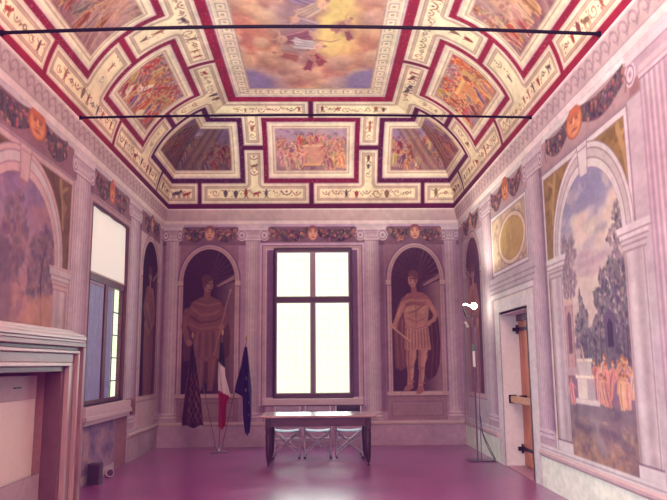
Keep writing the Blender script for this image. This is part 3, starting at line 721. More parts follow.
def cloaked(cv, fi, u0, u1, z0, zs, sgn):
    """standing man wrapped in a wide mantle, head turned, spear across"""
    k = .82
    A, B, C, D = [tuple(x * k for x in c) for c in (T1, T2, T3, T4)]
    def M(x, y): return (u0 + (x - 47) / 138 * (u1 - u0), z0 + (428 - y) / 378 * 2.94)
    Q = lambda pts: [M(*p) for p in pts]
    W = (u1 - u0) / 138
    def ln(pts, w, c, w2=None, a=1, pid=fi, soft=0): cv.line(Q(pts), w * W, c, pid, a, soft, None if w2 is None else w2 * W)
    cv.poly(Q([(70, 190), (58, 220), (52, 270), (50, 330), (54, 345), (72, 340), (80, 400), (150, 400), (160, 340), (172, 330), (174, 280), (166, 220), (150, 190), (120, 176), (95, 178)]), C, fi)
    for leg in ([(84, 320), (108, 320), (106, 370), (102, 418), (88, 420), (86, 370)], [(116, 320), (140, 320), (136, 370), (130, 420), (116, 420), (118, 370)]): cv.poly(Q(leg), A, fi, soft=.01)
    ln([(100, 325), (97, 410)], 5, B, 3, .7); ln([(132, 325), (126, 410)], 5, B, 3, .7)
    cv.poly(Q([(82, 250), (145, 250), (152, 335), (112, 345), (76, 335)]), A, fi)
    for q in range(7): ln([(88 + q * 8, 256), (82 + q * 10, 334)], 3, C if q % 2 else B, 3, .7)
    cv.poly(Q([(72, 192), (96, 178), (122, 176), (148, 190), (158, 215), (150, 262), (112, 272), (70, 265), (58, 240)]), A, fi)
    ln([(70, 205), (95, 225), (130, 222), (154, 208)], 8, B, 6, .75); ln([(64, 225), (95, 245), (135, 240), (156, 225)], 6, C, 4, .8); ln([(60, 245), (95, 262), (140, 255)], 7, B, 5, .6); ln([(80, 192), (110, 200), (145, 195)], 5, D, 4, .5)
    ln([(60, 215), (52, 255), (62, 290)], 18, A, 15); ln([(56, 230), (53, 262)], 4, B, 3, .7); cv.ell(*M(66, 297), 8 * W, .07, B, fi)
    ln([(154, 210), (164, 240), (152, 258)], 15, A, 12); cv.ell(*M(150, 256), 8 * W, .07, B, fi)
    ln([(170, 170), (132, 330)], 4, (.62, .44, .42), 4); ln([(173, 160), (169, 176)], 7, (.66, .52, .52), 2)
    ln([(112, 160), (110, 184)], 16, A, 20); cv.ell(*M(113, 145), 13.5 * W, .155, B, fi); cv.ell(*M(109, 130), 14 * W, .09, C, fi); cv.ell(*M(103, 142), 6 * W, .10, C, None, .8, soft=.02)
    cv.ell(*M(118, 148), 7 * W, .09, D, None, .5, soft=.03); ln([(111, 142), (116, 142)], 2.2, (.24, .12, .16)); ln([(120, 142), (125, 142)], 2.2, (.24, .12, .16)); ln([(120, 144), (122, 152)], 2.2, C); ln([(115, 158), (122, 158)], 2, (.34, .16, .2))
def robed(cv, fi, u0, u1, z0, zs, sgn, k=1.0):
    """robed standing figure holding up one arm"""
    A, B, C, D = [tuple(x * k for x in c) for c in (T1, T2, T3, T4)]
    uc, W = (u0 + u1) / 2, (u1 - u0)
    M = lambda x, y: (uc + sgn * x * W, z0 + y)
    Q = lambda pts: [M(*p) for p in pts]
    ln = lambda pts, w, c, w2=None, a=1, soft=0: cv.line(Q(pts), w * W, c, fi, a, soft, None if w2 is None else w2 * W)
    cv.poly(Q([(-.26, 0), (.24, 0), (.30, .5), (.30, 1.1), (.24, 1.7), (.16, 2.02), (-.16, 2.02), (-.28, 1.6), (-.32, 1.0), (-.30, .4)]), A, fi)
    for x in (-.2, -.1, .02, .12, .2): ln([(x, .05), (x * 1.1, .7), (x * .8, 1.3)], .035, C, .02, .8); ln([(x + .05, .05), (x * 1.1 + .05, .7), (x * .8 + .03, 1.2)], .025, B, .02, .8)
    ln([(-.28, 1.3), (0, 1.15), (.28, 1.35)], .09, B, .06, .8); ln([(-.22, 1.7), (.0, 1.5), (.22, 1.25)], .06, D, .04, .6); ln([(-.26, 1.45), (.05, 1.3), (.26, 1.1)], .04, C, .03, .7)
    ln([(-.18, 1.95), (-.34, 1.6), (-.22, 1.35)], .13, A, .10); cv.ell(*M(-.2, 1.32), .06 * W, .06, B, fi)
    ln([(.18, 1.95), (.32, 1.65), (.30, 1.4)], .12, B, .09); cv.ell(*M(.3, 1.36), .06 * W, .06, B, fi)
    ln([(0, 1.98), (0, 2.16)], .11, B); cv.ell(*M(0, 2.24), .105 * W, .14, B, fi); cv.ell(*M(-.01, 2.33), .115 * W, .08, C, fi)
    ln([(-.05, 2.25), (-.02, 2.25)], .018, C); ln([(.03, 2.25), (.06, 2.25)], .018, C); ln([(.01, 2.23), (.02, 2.18)], .02, C); ln([(-.03, 2.14), (.03, 2.14)], .015, C)

# ---- window wall
FRZ = (.50, .36, .44)
STONE, STONEHI, STONESH = (.76, .62, .76), (.85, .72, .83), (.48, .35, .50)     # dimmer light on the window wall put into its stone colours
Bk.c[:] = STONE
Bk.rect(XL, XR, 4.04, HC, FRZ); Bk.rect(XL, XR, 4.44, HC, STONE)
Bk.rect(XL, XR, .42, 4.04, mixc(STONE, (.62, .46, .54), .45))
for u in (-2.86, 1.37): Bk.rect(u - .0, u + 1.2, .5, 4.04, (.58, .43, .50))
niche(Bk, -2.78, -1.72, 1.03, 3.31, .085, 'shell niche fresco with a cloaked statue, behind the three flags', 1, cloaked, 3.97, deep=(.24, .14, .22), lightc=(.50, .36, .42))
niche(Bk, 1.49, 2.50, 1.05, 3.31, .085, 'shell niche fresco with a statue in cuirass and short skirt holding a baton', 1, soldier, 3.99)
for a, b in ((-2.86, -1.62), (1.37, 2.57)): Bk.rect(a, b, .5, .93, (.62, .47, .53)); Bk.rect(a + .08, b - .08, .56, .86, STONESH, a=.5); Bk.rect(a + .1, b - .1, .58, .84, (.64, .49, .55))
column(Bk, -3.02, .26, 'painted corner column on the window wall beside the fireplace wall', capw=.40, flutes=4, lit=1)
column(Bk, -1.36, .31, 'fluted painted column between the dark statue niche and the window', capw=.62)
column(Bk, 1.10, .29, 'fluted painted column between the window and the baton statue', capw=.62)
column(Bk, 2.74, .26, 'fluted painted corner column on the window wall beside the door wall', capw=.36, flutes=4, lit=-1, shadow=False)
Bk.rect(-1.12, -1.10, .5, 4.04, LINE, a=.6); Bk.rect(.85, .86, .5, 4.04, LINE, a=.6)
garland(Bk, -2.78, -1.74, 'dark painted garland over the niche with the cloaked statue', zt=4.36, drop=.10, zm=4.3)
garland(Bk, -.98, .74, 'painted garland over the window', zt=4.36, drop=.10, zm=4.30)
garland(Bk, 1.50, 2.52, 'painted garland over the niche with the baton statue', zt=4.36, drop=.10, zm=4.32)
ar = Thing('trim_4', None, None, kind='structure').p()      # painted window architrave
for a, c in ((1.10, STONE), (1.075, STONEHI), (1.05, STONESH), (1.03, (.76, .62, .66)), (.97, STONEHI), (.945, STONESH)): Bk.rect(-.125 - a, -.125 + a - .02, .79 - .0, 3.0 + a, c, ar)
Bk.rect(-1.14, .89, .79, .95, STONE, ar); Bk.rect(-1.14, .89, .92, .95, STONEHI, ar); Bk.rect(-1.14, .89, .78, .795, LINE, ar)
Bk.rect(-.92, .67, .93, 3.975, (0, 0, 0), -1)
Bk.rect(XL, XR, 0, .42, mixc(STONE, (.70, .54, .62), .4), B_BACK); Bk.rect(XL, XR, .385, .42, STONEHI, B_BACK, a=.6)

STONE, STONEHI, STONESH = (.76, .68, .74), (.86, .80, .84), (.55, .43, .52)
Rt.c[:] = STONE
# ---- side walls
def arch_bay(cv, uc, r, u_lo, u_hi, zs, zi, capz, capx, z0, spand, hi, labels, group, kind):
    """painted triumphal arch framing a landscape; capx = how far imposts stick out"""
    k = Thing('landscape_fresco', labels, 'fresco', group)
    land, arv, key, spn = k.p('landscape'), k.p('archivolt'), k.p('keystone'), k.p('spandrel')
    spn2 = k.p('spandrel', key='spandrel2')
    pl = [k.p('pilaster', key='pil%d' % i) for i in range(2)]; cp = [k.p('pilaster_capital', key='cap%d' % i) for i in range(2)]
    fr = k.p('frame')
    st, sh, ln = (.78, .71, .75), (.60, .48, .55), LINE
    cv.rect(u_lo - .03, u_hi + .03, z0, 4.03, sh, fr); cv.rect(u_lo, u_hi, z0, 4.0, hi, fr); cv.rect(u_lo + .06, u_hi - .06, z0, 3.94, sh, fr); cv.rect(u_lo + .075, uc, z0, 3.925, spand, spn); cv.rect(uc, u_hi - .075, z0, 3.925, spand, spn2)
    n = fbm(cv.U.shape, 9, 5, 3); cv.put((slice(None), slice(None)), ((cv.id == spn) | (cv.id == spn2)) * np.clip((n - .45) * 3, 0, 1), tuple(x * .72 for x in spand), a=.7)
    for q in (-1, 1):                                   # winged figures in the spandrels
        cv.clip = [spn, spn2]; ue = uc + q * (r + .18)
        f = mixc(spand, (.95, .80, .62), .28)
        cv.line([(ue - q * .12, 3.85), (ue - q * .02, 3.6), (ue + q * .03, 3.3)], .10, f, w2=.05); cv.ell(ue - q * .12, 3.88, .05, .05, f); cv.line([(ue - q * .08, 3.75), (ue + q * .12, 3.85)], .05, f); cv.poly([(ue, 3.7), (ue + q * .14, 3.6), (ue + q * .05, 3.45)], f, a=.7); cv.clip = None
    ra = r + (capx - .0)
    rvi, rvo = zi - zs, 3.985 - zs
    for rr_, rv_, c in ((r + .27, rvo, sh), (r + .255, rvo - .015, hi), (r + .20, rvo - .07, sh), (r + .185, rvo - .085, st), (r + .10, rvi + .11, sh), (r + .085, rvi + .095, hi)):
        cv.poly(cv.arch_pts(uc, rr_, zs, zs - .05, rv_), c, arv)
    cv.poly(cv.arch_pts(uc, r, zs, zs - .05, rvi), (.62, .44, .42), arv)           # soffit
    cv.poly(cv.arch_pts(uc, r, zs, z0, rvi), (.66, .48, .46), land)
    for i, q in enumerate((-1, 1)):
        a, b = sorted((uc + q * r, uc + q * (r + .44)))
        cv.rect(a, b, z0, capz, lambda U, V: np.array(sh) + (np.array(hi) - np.array(sh)) * (.55 + .45 * np.cos((U - a) / (b - a) * 9))[..., None], pl[i])
        cv.rect(a, b, z0, capz, st, None, a=.55)
        for e in (a + .03, b - .03): cv.rect(e - .012, e + .012, z0, capz, sh, None, a=.8)
        cv.rect(a - .03, b + .03, z0, z0 + .12, hi, pl[i]); cv.rect(a - .03, b + .03, z0 + .12, z0 + .135, ln, pl[i], a=.7)
        for z_, e in ((capz, .02), (capz + .06, .05), (capz + .11, .09), (capz + .17, .14)):
            cv.rect(a - e, b + e, z_, zs + .0, st if int(z_ * 100) % 2 else hi, cp[i]); cv.rect(a - e, b + e, z_, z_ + .016, sh, None)
        cv.rect(a - .16, b + .16, zs - .035, zs, hi, cp[i])
    cv.poly([(uc - .11, zi - .06), (uc + .11, zi - .06), (uc + .15, 4.0), (uc - .15, 4.0)], hi, key); cv.line([(uc - .11, zi - .06), (uc - .15, 4.0)], .02, sh); cv.line([(uc + .11, zi - .06), (uc + .15, 4.0)], .02, sh); cv.rect(uc - .15, uc + .15, 3.93, 3.945, sh, None, a=.8)
    return k, land

# door wall: columns, arch with landscape, medallion over the door, niche, garlands
FRR = (.70, .56, .60)
Rt.rect(Y0, YB, 4.04, HC, FRR); Rt.rect(Y0, YB, 4.42, HC, STONEHI)
Rt.rect(Y0, YB, 4.03, 4.05, STONESH, a=.5)
k, land = arch_bay(Rt, 7.44, .87, 6.30, 8.86, 2.88, 3.70, 2.63, .17, .55, (.60, .46, .30), STONEHI, 'painted arch with a wooded landscape, white altar and pink figures on the door wall', 'painted arches with landscapes', 0)
Rt.clip = [land]
LR = lambda p, z: (8.31 - p * 1.74, z)
w = Rt.win(6.4, 8.5, .5, 3.8)
def rsky(U, V):
    top, mid, low = np.array((.58, .55, .70)), np.array((.84, .75, .74)), np.array((.74, .62, .66))
    a = np.clip((V - 2.5) / .9, 0, 1)[..., None]; b = np.clip((2.4 - V) / .8, 0, 1)[..., None]
    return (mid + (top - mid) * a) * (1 - b) + low * b
Rt.put(w, np.ones(Rt.U[w].shape), rsky)
for _ in range(46):
    x, z = LR(random.uniform(.25, 1.05), random.gauss(2.95, .2)); Rt.ell(x, z, random.uniform(.08, .2), random.uniform(.04, .10), jit((.90, .80, .77), .03), a=.5, soft=.06)
for _ in range(14):
    x, z = LR(random.uniform(.3, 1.0), random.uniform(2.5, 2.8)); Rt.ell(x, z, .22, .03, jit((.70, .56, .64), .03), a=.5, soft=.05)
n = fbm(Rt.U[w].shape, 14, 301, 4); Rt.put(w, np.clip((n - .55) * 5, 0, 1) * np.clip((Rt.V[w] - 2.2) / .6, 0, 1), (.90, .78, .76), a=.4)
TREE = [(.44, .39, .46), (.38, .33, .42), (.50, .45, .48), (.33, .28, .38), (.56, .50, .52)]
PALE = [(.60, .50, .56), (.54, .44, .52), (.66, .56, .58), (.50, .44, .52)]
Rt.line([LR(.10, 1.9), LR(.16, 2.5), LR(.13, 3.0)], .05, (.46, .34, .40), w2=.02)
foliage(Rt, [LR(.0, 2.35), LR(.02, 3.0), LR(.10, 3.15), LR(.14, 2.95), LR(.22, 3.1), LR(.30, 2.85), LR(.22, 2.7), LR(.28, 2.5), LR(.20, 2.35)], 330, .036, PALE, .6)
foliage(Rt, [LR(.80, 2.4), LR(.84, 2.7), LR(.76, 2.85), LR(.86, 2.95), LR(.90, 3.15), LR(1.02, 3.2), LR(1.02, 2.4)], 190, .034, PALE + TREE, .7)
Rt.rect(8.31 - .16 * 1.74, 8.32, 1.55, 2.28, (.74, .58, .60)); Rt.rect(8.31 - .18 * 1.74, 8.32, 2.26, 2.33, (.82, .68, .68)); Rt.rect(8.31 - .12 * 1.74, 8.31 - .05 * 1.74, 1.7, 2.1, (.46, .34, .42)); Rt.ell(*LR(.085, 2.1), .06, .08, (.46, .34, .42))
for p in (.155, .03): Rt.line([LR(p, 1.55), LR(p, 2.25)], .025, (.60, .44, .50))
foliage(Rt, [LR(.18, 1.75), LR(.20, 2.1), LR(.27, 2.15), LR(.30, 2.42), LR(.36, 2.2), LR(.42, 2.15), LR(.40, 1.9), LR(.46, 1.7)], 260, .036, TREE + PALE, .8)
foliage(Rt, [LR(.50, 1.65), LR(.48, 2.0), LR(.57, 2.1), LR(.53, 2.32), LR(.62, 2.38), LR(.64, 2.58), LR(.74, 2.52), LR(.80, 2.68), LR(.90, 2.56), LR(1.02, 2.62), LR(1.02, 1.6)], 900, .038, TREE, .85)
foliage(Rt, [LR(.26, 1.62), LR(.30, 2.0), LR(.45, 1.95), LR(.6, 1.9), LR(1.02, 1.9), LR(1.02, 1.5), LR(.3, 1.5)], 420, .05, TREE[:4], .85)
Rt.poly([LR(.66, 1.75), LR(.66, 2.05), LR(.74, 2.15), LR(.82, 2.05), LR(.82, 1.75)], (.40, .32, .44)); Rt.poly([LR(.70, 1.75), LR(.70, 1.98), LR(.74, 2.04), LR(.78, 1.98), LR(.78, 1.75)], (.24, .18, .30))
for p in (.36, .5, .58, .9, .95): Rt.line([LR(p, 1.45), LR(p + .02, 1.95)], .03, (.32, .24, .34), w2=.015)
Rt.poly([LR(-.1, 1.14), LR(1.1, 1.14), LR(1.1, 1.5), LR(.5, 1.45), LR(-.1, 1.45)], (.56, .42, .52))
Rt.poly([LR(-.1, .4), LR(1.1, .4), LR(1.1, 1.16), LR(-.1, 1.16)], lambda U, V: np.array((.66, .50, .46)) + (np.array((.52, .44, .50)) - np.array((.66, .50, .46))) * np.clip((V - .6) / .45, 0, 1)[..., None])
n = fbm(Rt.U[w].shape, 10, 302, 4); Rt.put(w, np.clip((n - .52) * 5, 0, 1) * (Rt.V[w] < 1.15), (.42, .33, .42), a=.6); Rt.put(w, np.clip((.42 - n) * 5, 0, 1) * (Rt.V[w] < 1.0), (.80, .64, .54), a=.6)
Rt.poly([LR(.3, 1.05), LR(.52, 1.0), LR(.5, .85), LR(.62, .7), LR(.5, .62), LR(.42, .75), LR(.36, .9)], (.60, .53, .57), soft=.10, a=.7)
Rt.line([LR(.5, .9), LR(.65, .9), LR(.8, .82)], .08, (.40, .32, .42), soft=.08, a=.55); Rt.line([LR(.1, .95), LR(.25, .85), LR(.4, .9)], .07, (.40, .32, .42), soft=.08, a=.55)
# white altar on steps and the pink figures round it
Rt.rect(*sorted((LR(.12, 0)[0], LR(.52, 0)[0])), 1.14, 1.20, (.84, .76, .78)); Rt.rect(*sorted((LR(.17, 0)[0], LR(.46, 0)[0])), 1.20, 1.42, (.86, .78, .78)); Rt.rect(*sorted((LR(.14, 0)[0], LR(.49, 0)[0])), 1.42, 1.46, (.92, .84, .82)); Rt.rect(*sorted((LR(.20, 0)[0], LR(.42, 0)[0])), 1.46, 1.60, (.80, .72, .74)); Rt.rect(*sorted((LR(.18, 0)[0], LR(.44, 0)[0])), 1.60, 1.64, (.90, .82, .80))
Rt.poly([LR(.33, 1.2), LR(.46, 1.2), LR(.46, 1.42), LR(.33, 1.42)], (.64, .54, .62), a=.6); Rt.line([LR(.3, 1.64), LR(.28, 1.78)], .06, (.80, .64, .60), w2=.02)
Rt.clip = None
crowd(Rt, land, 6.6, 7.5, 1.20, 1.30, 13, .42, [(.84, .56, .54), (.78, .48, .50), (.88, .66, .62), (.66, .48, .58)], su=1.3, dabs=0); crowd(Rt, land, 6.6, 7.45, 1.14, 1.18, 9, .36, [(.88, .62, .58), (.80, .50, .50), (.66, .5, .6)], su=1.4, dabs=0); crowd(Rt, land, 8.1, 8.25, 1.12, 1.16, 2, .34, [(.80, .6, .6)], su=1.3, dabs=0)

Rt.rect(5.2, 6.2, 4.05, 4.42, (.62, .44, .48)); 
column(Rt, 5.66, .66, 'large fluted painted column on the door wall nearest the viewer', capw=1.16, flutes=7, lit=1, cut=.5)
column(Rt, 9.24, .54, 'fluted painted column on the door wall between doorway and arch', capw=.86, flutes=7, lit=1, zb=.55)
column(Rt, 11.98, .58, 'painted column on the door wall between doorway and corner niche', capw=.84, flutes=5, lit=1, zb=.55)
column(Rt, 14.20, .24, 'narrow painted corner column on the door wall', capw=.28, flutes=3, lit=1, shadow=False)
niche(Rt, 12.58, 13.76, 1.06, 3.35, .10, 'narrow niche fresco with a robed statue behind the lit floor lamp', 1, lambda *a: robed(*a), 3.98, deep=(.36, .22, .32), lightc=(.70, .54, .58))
garland(Rt, 6.30, 8.62, 'fruit garland with a big orange mask over the landscape arch on the door wall', 'big', zt=4.36, drop=.10, th=.125, mw=.26, zm=4.31, dens=.9, masku=7.62)
garland(Rt, 9.75, 11.55, 'fruit garland with an orange figure over the doorway', 'big', zt=4.36, drop=.14, th=.14, mw=.2, zm=4.30, dens=.7)
garland(Rt, 12.55, 13.85, 'small dark garland over the corner niche of the door wall', zt=4.36, drop=.12, th=.13)
# medallion over the doorway
md = Thing('medallion_fresco', 'painted oval medallion of ochre stone in a square frame above the doorway', 'fresco'); mf, mo, mr = md.p('frame'), md.p('medallion'), md.p('oval_rim')
layers(Rt, [(9.58, 3.0), (11.62, 3.0), (11.62, 4.02), (9.58, 4.02)], [(0, STONESH, mf), (.02, STONEHI, mf), (.07, STONESH, mf), (.085, (.78, .66, .58), mf)])
n = fbm(Rt.U.shape, 7, 55, 3); Rt.put((slice(None), slice(None)), (Rt.id == mf) * (np.abs(Rt.U - 10.6) < .9) * (np.abs(Rt.V - 3.5) < .42) * np.clip((n - .48) * 5, 0, 1), (.60, .46, .46), a=.6)
for q in (-1, 1):
    for z_ in (3.2, 3.82): Rt.line([(10.6 + q * .62 + .12 * math.cos(t * .7) * q, z_ + .09 * math.sin(t * .7)) for t in range(8)], .035, (.86, .74, .66), w2=.02)
Rt.ell(10.42, 3.48, .76, .40, STONESH, mr); Rt.ell(10.42, 3.48, .74, .385, (.88, .76, .68), mr); Rt.ell(10.42, 3.48, .64, .325, (.66, .50, .40), mr); Rt.ell(10.42, 3.48, .62, .31, (.76, .61, .40), mo)
Rt.clip = [mo]
for k in range(9): Rt.line([(10.0 + k * .1, 3.3 + random.uniform(-.1, .1)), (10.06 + k * .1, 3.66 + random.uniform(-.1, .1))], .035, random.choice([(.84, .70, .48), (.66, .52, .34)]), a=.5, soft=.05)
Rt.clip = None
# painted door surround
ds = Thing('trim_5', None, None, kind='structure').p()
Rt.rect(9.42, 11.95, 2.62, 2.97, STONE, ds)
for z_, e in ((2.62, 0), (2.72, .05), (2.80, .1), (2.88, .14)): Rt.rect(9.46 - e, 11.8 + e, z_, 2.98, STONEHI if int(z_ * 50) % 2 else STONE, ds); Rt.rect(9.46 - e, 11.8 + e, z_, z_ + .02, STONESH, ds, a=.8)
Rt.rect(9.50, 11.66, 0, 2.62, (.88, .80, .80), ds); Rt.rect(9.53, 11.63, 0, 2.59, STONEHI, ds)
DY0, DY1, DZ = 9.86, 11.30, 2.36
Rt.rect(DY0 - .05, DY1 + .05, 0, DZ + .05, STONESH, ds, a=.7); Rt.rect(DY0 - .03, DY1 + .03, 0, DZ + .03, (.90, .82, .82), ds)
for a, b in ((Y0, 9.50), (11.66, YB)):
    Rt.rect(a, b, 0, .42, (.93, .92, .90), B_RIGHT); Rt.rect(a, b, .405, .42, STONESH, B_RIGHT, a=.5)
    Rt.rect(a, b, .42, .55, STONEHI); Rt.rect(a, b, .43, .45, STONESH, a=.6); Rt.rect(a, b, .50, .512, STONESH, a=.7)
Rt.rect(DY0, DY1, -1, DZ, (0, 0, 0), -1)

# fireplace wall
FRL = (.56, .40, .46)
Lf.rect(Y0, YB, 4.04, HC, FRL); Lf.rect(Y0, YB, 4.42, HC, STONE); Lf.rect(Y0, YB, 4.03, 4.05, STONESH, a=.6)
k, land = arch_bay(Lf, 7.50, 1.0, 5.94, 9.02, 2.81, 3.68, 2.52, .17, .5, (.48, .34, .28), (.78, .64, .67), 'painted arch with a misty violet and pink landscape above the fireplace', 'painted arches with landscapes', 1)
Lf.clip = [land]
w = Lf.win(6.3, 8.7, .5, 3.8)
def lsky(U, V):
    a = np.clip((V - 2.2) / 1.4, 0, 1)[..., None]
    return np.array((.72, .52, .52)) + (np.array((.55, .45, .60)) - np.array((.72, .52, .52))) * a
Lf.put(w, np.ones(Lf.U[w].shape), lsky)
n = fbm(Lf.U[w].shape, 22, 401, 4); Lf.put(w, np.clip((n - .5) * 5, 0, 1), (.72, .50, .50), a=.6); n = fbm(Lf.U[w].shape, 12, 403, 4); Lf.put(w, np.clip((n - .55) * 5, 0, 1), (.44, .34, .48), a=.4)
PL = [(.52, .40, .48), (.46, .36, .45), (.58, .44, .48), (.42, .33, .44)]
foliage(Lf, [(7.0, 2.5), (7.1, 3.3), (7.5, 3.5), (7.7, 3.1), (7.5, 2.5)], 260, .06, PL, .55)
foliage(Lf, [(7.7, 2.35), (7.8, 3.0), (8.15, 3.25), (8.45, 3.1), (8.5, 2.5), (8.2, 2.3)], 380, .055, PL, .6)
Lf.line([(8.2, 2.0), (8.1, 2.6), (8.2, 3.0)], .05, (.36, .24, .34), w2=.02)
Lf.poly([(7.75, 2.0), (8.6, 2.0), (8.6, 2.45), (8.2, 2.42), (7.8, 2.35)], (.74, .54, .50), soft=.08, a=.8); Lf.poly([(6.3, 1.9), (7.4, 1.9), (7.35, 2.7), (7.1, 3.0), (6.3, 2.8)], (.42, .33, .44), soft=.15, a=.6)
Lf.clip = None
Lf.rect(4.6, 5.95, 2.6, 4.04, STONE)
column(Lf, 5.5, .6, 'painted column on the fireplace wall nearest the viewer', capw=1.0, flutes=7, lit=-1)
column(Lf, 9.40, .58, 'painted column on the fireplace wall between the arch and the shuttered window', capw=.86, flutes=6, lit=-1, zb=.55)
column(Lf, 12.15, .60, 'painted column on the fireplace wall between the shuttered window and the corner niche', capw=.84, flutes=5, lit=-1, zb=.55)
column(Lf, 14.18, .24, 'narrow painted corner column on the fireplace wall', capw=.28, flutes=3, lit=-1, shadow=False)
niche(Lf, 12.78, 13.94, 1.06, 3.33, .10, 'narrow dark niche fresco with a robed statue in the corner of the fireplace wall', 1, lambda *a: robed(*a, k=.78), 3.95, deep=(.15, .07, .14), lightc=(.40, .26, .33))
garland(Lf, 6.5, 8.72, 'dark leafy garland with a big orange mask above the fireplace arch', 'big', zt=4.36, drop=.10, th=.15, mw=.26, zm=4.34, dens=.9, masku=7.76)
garland(Lf, 9.9, 11.55, 'dark fruit garland over the shuttered window', 'big', zt=4.34, drop=.12, th=.15, mw=.14, zm=4.28, dens=.8)
garland(Lf, 12.8, 13.95, 'small dark garland over the corner niche of the fireplace wall', zt=4.36, drop=.12, th=.14)
LY0, LY1, LZ0, LZ1 = 9.84, 11.74, 1.06, 3.90
wl = Thing('trim_6', None, None, kind='structure').p()
Lf.rect(9.70, 11.86, .86, 4.02, STONESH, wl); Lf.rect(9.72, 11.84, .86, 4.0, (.74, .58, .62), wl); Lf.rect(9.80, 11.78, .86, 3.94, STONESH, wl)
Lf.rect(6.08, 8.42, -1, 1.56, (0, 0, 0), -1)
Lf.rect(LY0, LY1, LZ0, LZ1, (0, 0, 0), -1)
Lf.rect(Y0, YB, 0, .40, mixc(STONE, (.66, .50, .56), .4), B_LEFT); Lf.rect(Y0, YB, .40, .52, STONE); Lf.rect(Y0, YB, .41, .43, LINE, a=.5)
Lf.rect(9.85, 11.40, .12, .84, (.56, .44, .56)); n = fbm(Lf.U.shape, 16, 71, 4)
Lf.put((slice(None), slice(None)), ((Lf.U > 9.9) & (Lf.U < 11.36) & (Lf.V > .14) & (Lf.V < .82)) * np.clip((n - .5) * 5, 0, 1), (.74, .56, .56), a=.75)
Lf.put((slice(None), slice(None)), ((Lf.U > 9.9) & (Lf.U < 11.36) & (Lf.V > .14) & (Lf.V < .82)) * np.clip((.43 - n) * 6, 0, 1), (.38, .30, .48), a=.7)
Lf.rect(11.40, 12.10, 0, .84, (.60, .40, .44), B_LEFT); Lf.rect(12.06, 12.10, 0, .84, STONEHI, B_LEFT, a=.7)

for k, cv in enumerate((Bk, Lf, Rt, CL, CR, CB, FL, NL, NR, NB)):
    if cv in (CL, CR, CB, FL): cv.mottle(500 + k * 13, .14)
    else: cv.mottle(500 + k * 13, .10)
    cv.emit()

# ------------------------------------------------------------------ turn the brushwork into objects
def build_painted():
    nkind = {}
    for t in TH:
        data = {}
        for key, pid in t.parts.items():
            if pid in ACC:
                V, F, Cc, o = [], [], [], 0
                for v, f, c in ACC[pid]: V.append(v); F.append(f + o); Cc.append(c); o += len(v)
                data[key] = (np.concatenate(V), np.concatenate(F), np.concatenate(Cc))
        if not data: continue
        if t.kind == 'structure':
            (V, F, Cc), = data.values()
            o = bpy.data.objects.new(t.name, fast_mesh(t.name, V, F, Cc, FRESCO)); col.objects.link(o); o['kind'] = 'structure'; t.root = o
            continue
        allv = np.concatenate([d[0] for d in data.values()]); ctr = (allv.min(0) + allv.max(0)) / 2
        ctr[2] = allv[:, 2].min()
        e = empty(t.name, ctr, t.label, t.cat, t.group)
        for key, (V, F, Cc) in data.items():
            pn, lab = PART[t.parts[key]][1], PART[t.parts[key]][2]
            o = bpy.data.objects.new(pn, fast_mesh(pn, V - ctr, F, Cc, FRESCO)); col.objects.link(o); o.parent = e
            if lab: o['label'] = lab
build_painted()
# ------------------------------------------------------------------ room shell details
floor_m, nt, b = nodes('polished_terrazzo')
tc = nt.nodes.new('ShaderNodeTexCoord')
vo = nt.nodes.new('ShaderNodeTexVoronoi'); vo.inputs['Scale'].default_value = 38
n1 = nt.nodes.new('ShaderNodeTexNoise'); n1.inputs['Scale'].default_value = 1.3; n1.inputs['Detail'].default_value = 6
nt.links.new(tc.outputs['Object'], vo.inputs['Vector']); nt.links.new(tc.outputs['Object'], n1.inputs['Vector'])
r1 = nt.nodes.new('ShaderNodeValToRGB'); r1.color_ramp.elements[0].color = (*s2l(FLOOR_A), 1); r1.color_ramp.elements[1].color = (*s2l(FLOOR_B), 1)
r1.color_ramp.elements[0].position = .35; r1.color_ramp.elements[1].position = .65
nt.links.new(n1.outputs[0], r1.inputs[0])
mx = nt.nodes.new('ShaderNodeMix'); mx.data_type = 'RGBA'; mx.blend_type = 'OVERLAY'; mx.inputs[0].default_value = .22
nt.links.new(r1.outputs[0], mx.inputs[6]); nt.links.new(vo.outputs['Color'], mx.inputs[7]); nt.links.new(mx.outputs[2], b.inputs['Base Color'])
b.inputs['Coat Weight'].default_value = .6; b.inputs['Coat Roughness'].default_value = .2; b.inputs['Coat IOR'].default_value = 1.6; b.inputs['Specular IOR Level'].default_value = .5
rn = nt.nodes.new('ShaderNodeMapRange'); rn.inputs[3].default_value = .26; rn.inputs[4].default_value = .42
nt.links.new(n1.outputs[0], rn.inputs[0]); nt.links.new(rn.outputs[0], b.inputs['Roughness'])
fl = MB().box(XL - .3, XR + .45, YF, YB + .02, -.06, 0).obj('floor', floor_m); fl['kind'] = 'structure'

